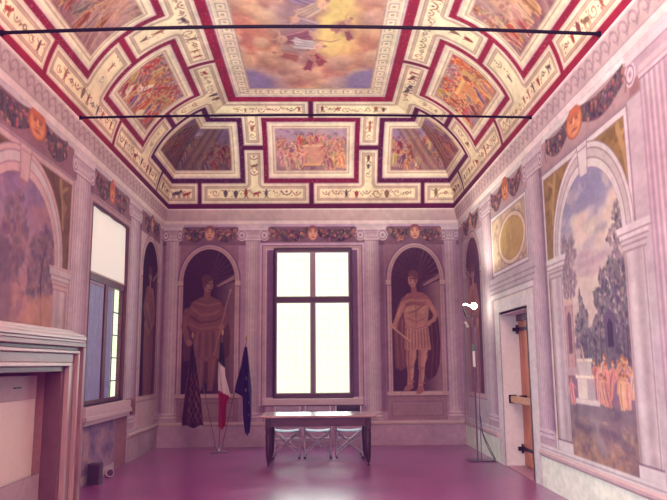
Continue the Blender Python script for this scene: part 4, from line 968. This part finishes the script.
PLASTER = mat('plain_plaster', (.74, .60, .66), .8, var=.04, scale=5)
DARKPL = mat('purple_plaster', (.62, .46, .56), .8, var=.06, scale=5)  # purple plaster of the window reveal
WOODRED = mat('dark_red_window_wood', (.40, .14, .24), .45, var=.2, scale=6, stretch=(8, 8, 1))
FRAMEW = mat('dark_violet_window_wood', (.36, .21, .33), .5, var=.15, scale=6, stretch=(8, 8, 1))
def struct(o): o['kind'] = 'structure'; return o
wf = MB().box(XL - .1, XR + .1, YF - .1, YF, 0, 6.8).obj('wall_entrance_side', PLASTER); struct(wf)
rest = Thing('x', None, None, kind='structure')
wl2 = MB(); wl2.add([(XL, YF, 0), (XL, Y0, 0), (XL, Y0, HC), (XL, YF, HC)], [(0, 1, 2, 3)])
struct(wl2.obj('wall_fireplace_side_plain', PLASTER))
struct(MB().add([(XR, YF, 0), (XR, Y0, 0), (XR, Y0, HC), (XR, YF, HC)], [(3, 2, 1, 0)]).obj('wall_door_side_plain', PLASTER))
pr = [(XL, HC)] + [(XL + cove(v)[0], cove(v)[1]) for v in np.linspace(0, VTOP, 14)] + [(XR - cove(v)[0], cove(v)[1]) for v in np.linspace(VTOP, 0, 14)] + [(XR, HC)]
cp = MB(); cp.add([(float(x), YF, float(z)) for x, z in pr] + [(float(x), Y0, float(z)) for x, z in pr], [(k, k + 1, len(pr) + k + 1, len(pr) + k) for k in range(len(pr) - 1)])
struct(cp.obj('ceiling_plain', mat('vault_plaster', (.80, .62, .60), .8, var=.05, scale=5), smooth=False))
# projecting dado ledges
LEDGE = mat('ledge_stone', (.80, .67, .71), .7, var=.06, scale=8)
prof = lambda x, s: [(x, .40), (x + s * .02, .40), (x + s * .035, .425), (x + s * .035, .455), (x + s * .015, .475), (x, .475)]
struct(MB().prism([(YB - a + YB - YB, z) if False else (YB - (p - YB) * 1.0 if False else p, z) for p, z in prof(YB, -1)], XL, XR, 'x').obj('trim_7', LEDGE))
struct(MB().prism(prof(XL, 1), 12.12, YB, 'y').obj('trim_8', LEDGE))
struct(MB().prism(prof(XR, -1), 11.68, YB, 'y').obj('trim_9', LEDGE))
struct(MB().prism(prof(XR, -1), YF, 9.48, 'y').obj('trim_10', LEDGE))

# ------------------------------------------------------------------ window_1: tall four-light window
def glass_mat(name, tint, trans=.92, rough=.0):
    m = bpy.data.materials.new(name); m.use_nodes = True; nt = m.node_tree; nt.nodes.clear()
    out = nt.nodes.new('ShaderNodeOutputMaterial'); mixn = nt.nodes.new('ShaderNodeMixShader'); tr = nt.nodes.new('ShaderNodeBsdfTransparent'); gl = nt.nodes.new('ShaderNodeBsdfGlossy')
    br = nt.nodes.new('ShaderNodeTexBrick'); tcn = nt.nodes.new('ShaderNodeTexCoord'); mp = nt.nodes.new('ShaderNodeMapping')
    mp.inputs['Rotation'].default_value = (math.radians(90), 0, 0)
    br.offset = 0; br.inputs['Scale'].default_value = 1; br.inputs['Brick Width'].default_value = .17; br.inputs['Row Height'].default_value = .2; br.inputs['Mortar Size'].default_value = .006
    br.inputs['Color1'].default_value = (*tint, 1); br.inputs['Color2'].default_value = (*tint, 1); br.inputs['Mortar'].default_value = (*[t * .93 for t in tint], 1)
    nt.links.new(tcn.outputs['Object'], mp.inputs[0]); nt.links.new(mp.outputs[0], br.inputs['Vector']); nt.links.new(br.outputs['Color'], tr.inputs['Color'])
    gl.inputs['Roughness'].default_value = .05; mixn.inputs[0].default_value = 1 - trans
    nt.links.new(tr.outputs[0], mixn.inputs[1]); nt.links.new(gl.outputs[0], mixn.inputs[2]); nt.links.new(mixn.outputs[0], out.inputs[0])
    return m
GLASS = glass_mat('leaded_window_glass', (.98, 1, .96))
w1 = bpy.data.objects.new('window_1', None); col.objects.link(w1); w1.location = (-.125, YB, .93); w1['kind'] = 'structure'
def at(mb, root):          # build in world coordinates, parent under a root placed in the room
    L = Vector(root.location); mb.v = [tuple(Vector(v) - L) for v in mb.v]; return mb
x0, x1, z0, z1, yf = -.92, .67, .93, 3.975, YB + .035
rv = MB().box(x0 - .02, x0, YB, YB + .3, z0, z1).box(x1, x1 + .02, YB, YB + .3, z0, z1).box(x0, x1, YB, YB + .3, z1, z1 + .02).box(x0, x1, YB - .0, YB + .3, z0 - .02, z0)
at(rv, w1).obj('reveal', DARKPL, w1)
fr = MB().box(x0, x0 + .042, yf, yf + .07, z0, z1).box(x1 - .042, x1, yf, yf + .07, z0, z1).box(x0 + .042, x1 - .042, yf, yf + .07, z1 - .06, z1).box(x0 + .042, x1 - .042, yf, yf + .07, z0, z0 + .085)
at(fr, w1).obj('window_frame', FRAMEW, w1)
at(MB().box(x0 + .042, x1 - .042, yf - .015, yf + .06, 2.865, 2.965), w1).obj('transom', FRAMEW, w1)
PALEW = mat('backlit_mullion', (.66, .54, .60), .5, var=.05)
at(MB().box(-.16, -.09, yf, yf + .06, z0 + .085, 2.865), w1).obj('mullion', mat('lower_mullion_wood', (.50, .40, .50), .5, var=.05), w1)  # lilac tone puts the window's glare into the wood colour
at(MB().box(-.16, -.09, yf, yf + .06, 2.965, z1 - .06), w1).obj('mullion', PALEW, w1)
for a, c in ((x0 + .042, -.16), (-.09, x1 - .042)):
    for d, e in ((z0 + .085, 2.865), (2.965, z1 - .06)):
        at(MB().box(a, c, yf + .03, yf + .036, d, e), w1).obj('pane', GLASS, w1)
        at(MB().box(a, a + .022, yf + .01, yf + .05, d, e).box(c - .022, c, yf + .01, yf + .05, d, e).box(a + .022, c - .022, yf + .01, yf + .05, e - .022, e).box(a + .022, c - .022, yf + .01, yf + .05, d, d + .022), w1).obj('sash', PALEW, w1)
at(MB().box(-1.12, .87, YB - .07, YB, .80, .925), w1).obj('window_sill', mat('sill_stone', (.80, .68, .74), .6, var=.05), w1, bevel=.008)

# ------------------------------------------------------------------ window_2: shuttered window with white blind
w2 = bpy.data.objects.new('window_2', None); col.objects.link(w2); w2.location = (XL, 10.73, 1.06); w2['kind'] = 'structure'
BX = XL - .05
at(MB().box(XL - .115, XL, LY0 - .02, LY0, LZ0, LZ1).box(XL - .115, XL, LY1, LY1 + .02, LZ0, LZ1).box(XL - .115, XL, LY0, LY1, LZ1, LZ1 + .02).box(XL - .115, XL, LY0, LY1, LZ0 - .02, LZ0), w2).obj('reveal', mat('dark_reveal', (.40, .24, .30), .7, var=.1), w2)
at(MB().box(BX - .06, BX + .01, LY0, LY1, 2.83, 2.93).box(BX - .06, BX, LY0, LY0 + .04, LZ0, 2.83).box(BX - .06, BX, LY1 - .06, LY1, LZ0, 2.83).box(BX - .06, BX, LY0 + .04, LY1 - .06, LZ0, LZ0 + .06).box(BX - .06, BX + .01, 10.72, 10.86, LZ0 + .06, 2.83), w2).obj('window_frame', WOODRED, w2)
BLIND = mat('backlit_blind_cloth', (.99, .94, .93), .9, var=.02, scale=3, emit=.22)  # emission stands in for daylight through the cloth
bl = MB(); nb = 24
V = []; 
for k in range(nb + 1):
    y = LY0 + .0 + (LY1 - LY0) * k / nb; V += [(BX + .012 * math.sin(k * .9), y, 2.93), (BX + .008 * math.sin(k * .7), y, LZ1)]
bl.add(V, [(2 * k, 2 * k + 2, 2 * k + 3, 2 * k + 1) for k in range(nb)])
wb = empty('window_blind', (BX, 10.79, 2.93), 'plain white blind filling the upper half of the shuttered window', 'blind')
at(bl, wb).obj('cloth', BLIND, wb, smooth=True)
at(MB().box(BX - .012, BX + .016, LY0 + .01, LY1 - .01, 2.93, 2.952), wb).obj('bottom_bar', mat('blind_bar', (.80, .66, .66), .5, var=.03), wb)
SHUT = mat('blue_lit_shutter_wood', (.62, .60, .82), .6, var=.16, scale=5, stretch=(4, 9, 1), bump=.15)  # wood tinted blue: window light put into the colour
STUD = mat('shutter_nails', (.66, .62, .74), .35, metal=.6)
def shutter(a, c):
    s = MB(); n = max(1, round((c - a) / .21)); wd = (c - a) / n
    for k in range(n): s.box(BX - .035, BX - .012, a + k * wd + .004, a + (k + 1) * wd - .004, LZ0 + .05, 2.835)
    s.box(BX - .04, BX - .03, a, c, LZ0 + .05, 2.835)
    o = at(s, w2).obj('shutter', SHUT, w2)
    for z in (1.25, 1.65, 2.05, 2.45, 2.7):
        for k in range(n):
            at(MB().lathe([(.012, 0), (.009, .006)], n=8), bpy.data.objects['floor']) if False else None
    st = MB()
    for z in (1.3, 1.62, 1.94, 2.26, 2.58):
        for k in range(n): st.box(BX - .012, BX - .006, a + (k + .5) * wd - .012, a + (k + .5) * wd + .012, z, z + .024)
    at(st, w2).obj('shutter_nails', STUD, w2)
    at(MB().box(BX - .014, BX - .002, a + .02, c - .02, 2.78, 2.81), w2).obj('shutter_rail', mat('pale_shutter_rail', (.66, .48, .54), .5), w2)
shutter(LY0 + .05, 10.71); shutter(10.87, 11.20)
at(MB().box(BX - .03, BX - .024, 11.20, LY1 - .06, LZ0 + .06, 2.83), w2).obj('pane', GLASS, w2)
cm = MB()
for z in np.arange(LZ0 + .3, 2.8, .36): cm.box(BX - .032, BX - .018, 11.20, LY1 - .06, float(z), float(z) + .018)
cm.box(BX - .032, BX - .018, 11.27, 11.285, LZ0 + .06, 2.83)
at(cm, w2).obj('glazing_bars', FRAMEW, w2)
at(MB().box(XL, XL + .12, 9.62, 12.02, .86, .93).box(XL, XL + .085, 9.66, 11.98, .80, .86).box(XL, XL + .10, 9.62, 12.0, .93, 1.05), w2).obj('window_sill', mat('pale_sill', (.80, .66, .72), .6, var=.05), w2, bevel=.008)
at(MB().box(XL + .0, XL + .13, 11.90, 12.08, .80, 1.06), w2).obj('sill_bracket', mat('red_brown_bracket', (.48, .26, .30), .6), w2, bevel=.015)

# ------------------------------------------------------------------ door_1: plank door set deep in the doorway
d1 = bpy.data.objects.new('door_1', None); col.objects.link(d1); d1.location = (XR, (DY0 + DY1) / 2, 0); d1['kind'] = 'structure'
DX = XR + .29
at(MB().box(XR, DX + .1, DY1, DY1 + .04, 0, DZ + .04).box(XR, DX + .1, DY0 - .04, DY0, 0, DZ + .04).box(XR, DX + .1, DY0, DY1, DZ, DZ + .04), d1).obj('reveal', mat('door_reveal_plaster', (.95, .88, .93), .8, var=.05), d1)
DW = mat('brown_door_wood', (.86, .50, .36), .5, var=.22, scale=4, stretch=(2, 14, 1), bump=.1)
lf = MB()
for k in range(7):
    a = DY0 + .005 + k * (DY1 - DY0 - .01) / 7; lf.box(DX, DX + .05, a + .003, a + (DY1 - DY0 - .01) / 7 - .003, .02, DZ - .01)
lf.box(DX + .03, DX + .07, DY0 - .03, DY1 + .03, .004, DZ + .03)
leaf = at(lf, d1).obj('door_leaf', DW, d1, bevel=.003)
IRON = mat('black_iron', (.16, .09, .13), .5, metal=.5, var=.2)
for z in (2.13, .27):
    at(MB().box(DX - .012, DX, DY1 - .62, DY1 - .02, z - .025, z + .025).tube([(DX - .03, DY1 - .015, z - .07), (DX - .03, DY1 - .015, z + .07)], .018).box(DX - .10, DX - .01, DY1 - .03, DY1 - .005, z - .03, z + .03), d1).obj('hinge', IRON, d1)
db = empty('door_bar', (DX - .15, (DY0 + DY1) / 2, .985), 'pale wooden bar laid across the brown plank door', 'bar')
at(MB().box(DX - .19, DX - .11, DY0 + .01, DY1 - .04, .985, 1.085), db).obj('beam', mat('pale_bar_wood', (.86, .62, .50), .5, var=.15, scale=5, stretch=(3, 1, 9)), db, bevel=.006)
at(MB().box(DX - .21, DX - .09, DY1 - .035, DY1 - .005, .97, 1.10).box(DX - .11, DX, DY1 - .30, DY1 - .26, .97, 1.10), d1).obj('bar_bracket', IRON, d1)
at(MB().box(DX - .03, DX - .001, DY0, DY1, DZ - .10, DZ), d1).obj('door_head_shade', WOODRED, d1)  # dark strip standing in for the shadow at the door's top
STEP = mat('threshold_stone', (.72, .50, .60), .4, var=.08)
at(MB().box(XR - .0, DX, DY0, DY1, .0, .012), d1).obj('threshold', STEP, d1)

# ------------------------------------------------------------------ fireplace
fp = empty('fireplace', (XL, 7.45, 0), 'massive moulded pink marble fireplace against the wall, its mouth boarded up', 'fireplace')
MARB = mat('pink_marble', (.62, .44, .49), .4, var=.08, scale=3, c2=(.56, .38, .44)); MARB2 = mat('pale_marble', (.74, .58, .62), .35, var=.06, scale=3); MARBD = mat('dark_marble', (.46, .28, .35), .45, var=.12, scale=7)
yo0, yo1, zo = 6.10, 8.40, 1.54                       # fireplace mouth
def frame_layer(a, c, X, m, name):
    """a moulding running round the mouth between offsets a and c"""
    k = .62
    M = MB().box(XL, X, yo1 + a, yo1 + c, 0, zo + a * k).box(XL, X, yo0 - c, yo0 - a, 0, zo + a * k).box(XL, X, yo0 - c, yo1 + c, zo + a * k, zo + c * k)
    return at(M, fp).obj(name, m, fp, bevel=.008)
frame_layer(0, .10, -3.02, MARBD, 'inner_moulding'); frame_layer(.10, .17, -2.97, MARB2, 'bead_moulding'); frame_layer(.17, .34, -2.99, MARB, 'flat_moulding')
frame_layer(.34, .40, -2.95, MARB2, 'bead_moulding'); frame_layer(.40, .47, -2.98, MARBD, 'hollow_moulding'); frame_layer(.47, .56, -2.93, MARB, 'outer_moulding')
sh = MB()
for z, zt, X, e in ((1.885, 1.915, -2.92, .48), (1.915, 1.955, -2.90, .50), (1.955, 1.985, -2.92, .46), (1.985, 2.01, -2.96, .30), (2.01, 2.035, -3.02, .27)): sh.box(XL, X, yo0 - e, yo1 + e - .03, z, zt)
at(sh, fp).obj('mantel_shelf', MARB2, fp, bevel=.006)
at(MB().box(-3.52, -3.50, yo0, yo1, 0, zo).box(-3.50, XL, yo0 - .02, yo0, 0, zo).box(-3.50, XL, yo1, yo1 + .02, 0, zo).box(-3.50, XL, yo0, yo1, zo, zo + .02), fp).obj('firebox', mat('firebox_plaster', (.70, .46, .50), .8, var=.1), fp)
cb = empty('cover_board', (-3.2575, 7.18, 0), 'large white board closing the mouth of the fireplace', 'board')
at(MB().box(-3.27, -3.245, yo0 + .02, 8.24, .0, 1.50), cb).obj('panel', mat('white_cover_board', (.90, .80, .80), .6, var=.03), cb)
rl = at(MB().box(-3.245, -3.238, yo0 + .02, 8.23, 1.24, 1.50), cb).obj('board_rail', mat('grey_board_rail', (.70, .56, .62), .6, var=.05), cb)
at(MB().box(-3.245, -3.238, yo0 + .02, 8.23, .02, .36), cb).obj('board_rail', MATS['grey_board_rail'], cb)
at(MB().box(-3.238, -3.22, 7.62, 7.78, 1.37, 1.385), cb).obj('handle', IRON, cb)

# ------------------------------------------------------------------ iron tie rods across the vault
RODM = mat('dark_iron_rod', (.05, .01, .05), .8, metal=.0, spec=.1, var=.2)
for y, z, r, bow, lab in ((6.50, 4.835, .018, .075, 'dark iron tie rod across the room nearest the viewer'), (8.81, 4.805, .016, .035, 'dark iron tie rod spanning the vault in front of the window wall frescoes')):
    t = empty('tie_rod', (XC, y, z), lab, 'tie rod', 'iron tie rods under the vault')
    P = [(XL + .09 - XC + (XR - XL - .18) * k / 16, 0, bow * math.sin(math.pi * k / 16)) for k in range(17)]
    MB().tube(P, r, 10).obj('rod', RODM, t, smooth=True)
    for s in (-1, 1): MB().tube([(s * (XR - XL - .26) / 2, 0, 0), (s * (XR - XL - .14) / 2, 0, 0)], r * 1.7, 10).obj('anchor', RODM, t, smooth=True)

# ------------------------------------------------------------------ long table
TT = mat('table_top_wood', (.70, .52, .56), .22, var=.1, scale=4, stretch=(1, 9, 1)); TW = mat('dark_table_wood', (.24, .11, .18), .35, var=.2, scale=5, stretch=(6, 6, 1))
tb = empty('table', (-.02, 11.98, 0), 'long dark wooden table with a shiny top in front of the window', 'table')
MB().box(-.95, .94, -.46, .46, .752, .79).obj('tabletop', TT, tb, bevel=.008)
ap = MB()
ap.box(-.80, .80, -.41, -.385, .615, .752).box(-.80, .80, .385, .41, .615, .752).box(-.82, -.795, -.38, .38, .615, .752).box(.795, .82, -.38, .38, .615, .752)
ap.obj('apron', mat('apron_wood', (.36, .22, .32), .35, var=.15, scale=5, stretch=(1, 6, 6)), tb)
for sx in (-1, 1):
    for sy in (-1, 1):
        MB().box(-.05, .05, -.05, .05, .60, .752).lathe([(.018, 0), (.022, .012), (.014, .03), (.017, .05), (.032, .08), (.030, .11), (.040, .13), (.046, .30), (.050, .50), (.042, .54), (.052, .565), (.050, .60)], n=18).obj('leg', TW, tb, smooth=True).location = (sx * .80, sy * .395, 0)

# ------------------------------------------------------------------ director's chairs
CHM = mat('pale_chair_metal', (.86, .80, .86), .3, metal=.35, var=.04); SEATM = mat('window_lit_canvas', (.80, .84, .95), .7, var=.05, scale=30); BACKM = mat('navy_canvas', (.20, .14, .24), .8, var=.1, scale=30); GLAREC = mat('window_glare_canvas', (.62, .50, .62), .8, var=.06, scale=30)  # pale blue seats and lilac backrests: window glare put into the colour
RUB = mat('dark_rubber', (.2, .1, .16), .7)
def director_chair(loc, label, backm):
    c = empty('director_chair', loc, label, 'chair', 'folding director chairs behind the table')
    w, d = .225, .22
    for sx in (-1, 1):
        for sy in (-1, 1):
            top = .86 if sy > 0 else .63
            l = MB().tube([(sx * w, sy * d, .03), (sx * w, sy * d, top)], .0125, 8).obj('leg', CHM, c, smooth=True)
            MB().tube([(sx * w, sy * d, 0), (sx * w, sy * d, .05)], .018, 8).obj('foot', RUB, l, smooth=True)
        MB().tube([(sx * w, -d - .03, .04), (sx * w, d + .03, .04)], .012, 8).obj('foot_rail', CHM, c, smooth=True)
        MB().box(sx * w - .022, sx * w + .022, -d - .03, d + .02, .63, .65).obj('armrest', CHM, c, bevel=.006)
        MB().tube([(sx * w, -d, .455), (sx * w, d, .455)], .012, 8).obj('seat_rail', CHM, c, smooth=True)
    for sy in (-1, 1):
        for q in (-1, 1): MB().tube([(-q * w, sy * (d - .01 - .012 * q), .07), (q * w, sy * (d - .01 - .012 * q), .44)], .0115, 8).obj('cross_brace', CHM, c, smooth=True)
        MB().tube([(-w, sy * (d - .03), .30), (w, sy * (d - .03), .30)], .007, 8).obj('stretcher', CHM, c, smooth=True)
    V = []; F = []
    for i in range(9):
        for j in range(5):
            x = -w + 2 * w * i / 8; V.append((x, -d + 2 * d * j / 4, .468 - .022 * (1 - (x / w) ** 2)))
    F = [(i * 5 + j, (i + 1) * 5 + j, (i + 1) * 5 + j + 1, i * 5 + j + 1) for i in range(8) for j in range(4)]
    s = new_obj('seat', V, F, SEATM, c, True); so = s.modifiers.new('thick', 'SOLIDIFY'); so.thickness = .006
    V = []
    for i in range(9):
        x = -w - .01 + (2 * w + .02) * i / 8
        for z in (.70, .78, .855): V.append((x, d + .02 * (1 - (x / w) ** 2), z))
    F = [(i * 3 + j, (i + 1) * 3 + j, (i + 1) * 3 + j + 1, i * 3 + j + 1) for i in range(8) for j in range(2)]
    s = new_obj('backrest', V, F, backm, c, True); so = s.modifiers.new('thick', 'SOLIDIFY'); so.thickness = .006
    return c
director_chair((-.575, 12.70, 0), 'pale folding director chair behind the table at its end nearest the flags', GLAREC)
director_chair((-.03, 12.70, 0), 'pale folding director chair behind the middle of the table', GLAREC)
director_chair((.52, 12.70, 0), 'pale folding director chair with dark backrest behind the table end nearest the door wall', BACKM)

# ------------------------------------------------------------------ flags in a stand
SILV = mat('brushed_metal', (.62, .54, .62), .3, metal=.8, var=.05); GOLD = mat('brass_finial', (.72, .52, .40), .35, metal=.7, var=.08); POLEM = mat('violet_brown_pole_wood', (.42, .28, .35), .5, var=.15)
fs = empty('flag_stand', (-1.86, 13.42, 0), 'low metal flag stand on the floor below the three flags', 'stand')
MB().lathe([(.17, 0), (.17, .015), (.13, .03), (.05, .045), (.035, .10)], n=28).obj('base', SILV, fs, smooth=True)
for a in (-.06, 0, .06): MB().tube([(a * .6, 0, .06), (a * 1.5, 0, .17)], .02, 12).obj('socket', SILV, fs, smooth=True)
def flag(label, px, ztop, left, right, zs, colf, yoff=0, folds=5, amp=.03):
    """left/right: outline x at heights zs (world); colf(s, t, z) paints it"""
    f = empty('flag', (-1.86, 13.42, 0), label, 'flag', 'flags on poles beside the window')
    bx = (px + 1.86)
    MB().tube([(bx * .10, 0, .10), (bx, .02, ztop)], .008, 8).obj('pole', POLEM, f, smooth=True)
    MB().lathe([(.006, 0), (.018, .02), (.026, .05), (.018, .085), (.004, .12)], c=(bx * 1.005, .02, ztop - .01), n=12).obj('finial', GOLD, f, smooth=True)
    ns, ntt = 40, 60; V = []; Cc = []
    zz = np.linspace(zs[0], zs[-1], ntt)
    L = np.interp(zz, zs[::-1], left[::-1]) if zs[0] > zs[-1] else np.interp(zz, zs, left); Rr = np.interp(zz, zs[::-1], right[::-1]) if zs[0] > zs[-1] else np.interp(zz, zs, right)
    for i, z in enumerate(zz):
        for j in range(ns + 1):
            s = j / ns; g = min(1, (i / ntt) * 3)
            x = L[i] + (Rr[i] - L[i]) * s + 1.86
            y = -.045 + amp * g * math.sin(s * folds * 2 * math.pi * .5 + .8 * math.sin(z * 2)) + .012 * math.sin(s * 17 + z * 3) + yoff
            V.append((x, y, z + (.03 * math.sin(s * 9) if i == ntt - 1 else 0)))
            c = np.array(colf(s, i / (ntt - 1), z)); Cc.append(np.where(c < .04045, c / 12.92, ((c + .055) / 1.055) ** 2.4))
    F = np.array([(i * (ns + 1) + j, i * (ns + 1) + j + 1, (i + 1) * (ns + 1) + j + 1, (i + 1) * (ns + 1) + j) for i in range(ntt - 1) for j in range(ns)])
    me = fast_mesh('cloth', np.array(V), F, np.array(Cc), FRESCO); me.polygons.foreach_set('use_smooth', [True] * len(me.polygons))
    o = bpy.data.objects.new('cloth', me); col.objects.link(o); o.parent = f
    return f
def c_lion(s, t, z):
    x = s * .42 * (.25 + .75 * t)
    a = (x * 2.1 + z * 1.0) % .17; b = (x * 2.6 - z * .95) % .23
    g = (a < .022 and .35 < t < .95 and s > .3) or (b < .022 and .3 < t < .9 and s > .25) or s < .045 or s > .965
    return (.52, .33, .30) if g else (.22, .11, .17)
def c_tri(s, t, z):
    e = z + .12 * (s - .5)
    if e > 1.60: return (.14, .16, .20)
    if e > 1.08: return (.88, .78, .84)
    return (.62, .12, .26)
def c_eu(s, t, z):
    st = (int(z * 9) % 2 == 0) and (.62 < s < .72) and ((z * 9) % 1 < .35) and .5 < z < 1.5
    return (.70, .62, .62) if st else (.13, .09, .30)
flag('dark flag with thin gold lattice lines hanging by the fireplace wall corner', -2.40, 2.12, [-2.41, -2.44, -2.48, -2.53, -2.57, -2.56], [-2.38, -2.31, -2.26, -2.20, -2.16, -2.14], [1.98, 1.6, 1.3, .95, .62, .48], c_lion)
flag('green, white and red flag hanging from the middle pole', -1.84, 2.17, [-1.87, -1.89, -1.90, -1.89, -1.88, -1.88], [-1.81, -1.78, -1.76, -1.66, -1.73, -1.74], [2.02, 1.65, 1.40, 1.04, .90, .45], c_tri, folds=3)
flag('navy blue flag hanging from the pole nearest the window', -1.38, 2.06, [-1.40, -1.46, -1.53, -1.59, -1.44, -1.42, -1.38], [-1.36, -1.32, -1.29, -1.27, -1.27, -1.27, -1.30], [1.94, 1.6, 1.35, 1.10, 1.02, .6, .33], c_eu, folds=4)

# ------------------------------------------------------------------ lit floor lamp
lp = empty('floor_lamp', (2.64, 11.95, 0), 'tall thin metal floor lamp, lit, standing in front of the corner niche', 'lamp')
GUN = mat('gunmetal', (.46, .36, .48), .35, metal=.7, var=.06)
MB().box(-.20, .26, -.13, .13, 0, .018).obj('base', GUN, lp, bevel=.006)
MB().tube([(-.02, 0, .01), (-.02, 0, 1.5), (-.005, 0, 2.44)], .013, 10).obj('pole', GUN, lp, smooth=True)
MB().tube([(.045, .01, .01), (.045, .01, 1.35), (.02, .01, 2.2)], .008, 8).obj('conduit', GUN, lp, smooth=True)
MB().tube([(.05, -.01, .52), (.08, -.03, .40), (.13, -.05, .25), (.20, -.07, .10), (.25, -.08, .022), (.20, -.1, .02)], .006, 8).obj('cable', RUB, lp, smooth=True)
MB().tube([(.04, -.02, .75), (.07, -.04, .45), (.14, -.06, .28), (.26, -.05, .03)], .006, 8).obj('cable', RUB, lp, smooth=True)
MB().tube([(-.005, 0, 2.42), (-.06, 0, 2.36), (-.13, 0, 2.40), (-.165, 0, 2.50)], .014, 10).obj('bracket', RUB, lp, smooth=True)
MB().tube([(-.15, 0, 2.30), (-.10, 0, 2.20)], .022, 10).obj('clamp', mat('white_clamp', (.88, .82, .84), .5), lp, smooth=True)
BULB = mat('lit_bulb', (1.0, .93, .80), .3, var=0, emit=45)
MB().lathe([(.012, -.055), (.03, -.045), (.05, -.015), (.052, .012), (.036, .042), (.012, .055)], c=(.015, 0, 2.565), n=18).obj('bulb', BULB, lp, smooth=True)
MB().tube([(-.165, 0, 2.585), (-.12, 0, 2.60), (-.07, 0, 2.575), (-.03, 0, 2.56)], .013, 10).obj('lit_tube', mat('lit_tube', (1, .95, .88), .3, var=0, emit=14), lp, smooth=True)
tg = MB().box(-.045, .0, -.024, -.016, 1.54, 1.80).obj('tag', mat('white_tag', (.90, .86, .88), .6, var=.02), lp)
MB().box(-.045, .0, -.0245, -.0155, 1.80, 1.92).obj('tag_top', mat('green_tag', (.40, .50, .46), .6, var=.1), tg)

# ------------------------------------------------------------------ small things under the shuttered window
bx = empty('loudspeaker_box', (-3.09, 10.06, 0), 'small dark box on the floor beside the fireplace', 'box')
MB().box(-.085, .085, -.08, .08, 0, .28).obj('case', mat('dark_purple_case', (.26, .14, .25), .6, var=.1), bx, bevel=.006)
MB().box(-.07, .07, -.084, -.08, .02, .26).obj('grille', mat('grille_cloth', (.20, .10, .19), .9, var=.2, scale=60), bx)
sp = empty('floor_spotlight', (-3.06, 10.62, 0), 'small shiny metal spotlight lying on the floor under the window sill', 'spotlight')
CHR = mat('shiny_chrome', (.86, .80, .88), .15, metal=.9, var=.03)
MB().tube([(-.05, .05, .05), (.03, -.05, .075)], .05, 18, r2=.06).obj('can', CHR, sp, smooth=True)
MB().tube([(.03, -.05, .075), (.034, -.055, .076)], .048, 18).obj('lens', mat('dark_lens', (.3, .2, .32), .1), sp, smooth=True)
MB().box(-.05, .03, -.02, .04, 0, .012).obj('foot', CHR, sp)

# ------------------------------------------------------------------ light
wd = bpy.data.worlds.new('World'); bpy.context.scene.world = wd; wd.use_nodes = True
bg = wd.node_tree.nodes['Background']; bg.inputs[0].default_value = (*WORLD_C, 1); bg.inputs[1].default_value = WORLD_S
def area(name, loc, tgt, sx, sy, e, c, portal=False):
    l = bpy.data.lights.new(name, 'AREA'); l.shape = 'RECTANGLE'; l.size = sx; l.size_y = sy; l.energy = e; l.color = c
    o = bpy.data.objects.new(name, l); col.objects.link(o); o.location = loc
    o.rotation_euler = (Vector(tgt) - Vector(loc)).to_track_quat('-Z', 'Y').to_euler()
    if portal: l.cycles.is_portal = True
    return o
area('sky_light', (-.125, YB + .45, 2.6), (-.125, 8, 0.6), 1.9, 3.2, E_WIN, (.90, .90, 1))
area('side_window_light', (XL + .1, 4.6, 2.0), SIDE_T, 1.6, 2.6, E_SIDE, (.94, 1.0, 1.0)).data.spread = math.radians(SIDE_SPREAD)
area('rear_fill_light', (-.1, YF + .3, 3.6), REAR_T, 4.0, 2.4, E_REAR, (.96, 1, .94)).data.spread = math.radians(REAR_SPREAD)  # added fill aimed up at the vault, not a window
pl = bpy.data.lights.new('lamp_light', 'SPOT'); pl.energy = E_LAMP; pl.color = (1, .82, .60); pl.shadow_soft_size = .06; pl.spot_size = math.radians(150); pl.spot_blend = .8
po = bpy.data.objects.new('lamp_light', pl); col.objects.link(po); po.location = (2.45, 11.75, 2.66); po.rotation_euler = (Vector((-.45, -.05, 1))).to_track_quat('-Z', 'Y').to_euler()

# ------------------------------------------------------------------ camera
F, PI_, YA, RO = 700.0, .1618, .0214, -.0081
c_, s_ = math.cos(YA), math.sin(YA); cp_, sp_ = math.cos(PI_), math.sin(PI_)
wv = lambda X, Y, z: Vector((c_ * X + s_ * Y, -s_ * X + c_ * Y, z))
fwd, rgt, upv = wv(0, cp_, sp_), wv(1, 0, 0), wv(0, -sp_, cp_)
r2 = rgt * math.cos(RO) + upv * math.sin(RO); u2 = -rgt * math.sin(RO) + upv * math.cos(RO)
cam = bpy.data.cameras.new('camera'); cam.sensor_width = 36; cam.lens = F / 667 * 36; cam.clip_end = 200; cam.clip_start = .05
co = bpy.data.objects.new('camera', cam); col.objects.link(co)
M = Matrix.Identity(4)
for i in range(3): M[i][0], M[i][1], M[i][2] = r2[i], u2[i], -fwd[i]
M.translation = Vector((0, 0, 1.6)); co.matrix_world = M
sc = bpy.context.scene; sc.camera = co; sc.cycles.diffuse_bounces = 2
sc.view_settings.view_transform = 'Standard'; sc.view_settings.look = 'None'; sc.view_settings.exposure = EXPO; sc.view_settings.gamma = 1.0
sc.view_settings.use_curve_mapping = True          # the faded print's lifted violet blacks
cmap = sc.view_settings.curve_mapping
for k in range(3): cmap.curves[k].points[0].location = (0, LIFT[k]); cmap.curves[k].points[1].location = (1, GAIN[k])
cmap.update()
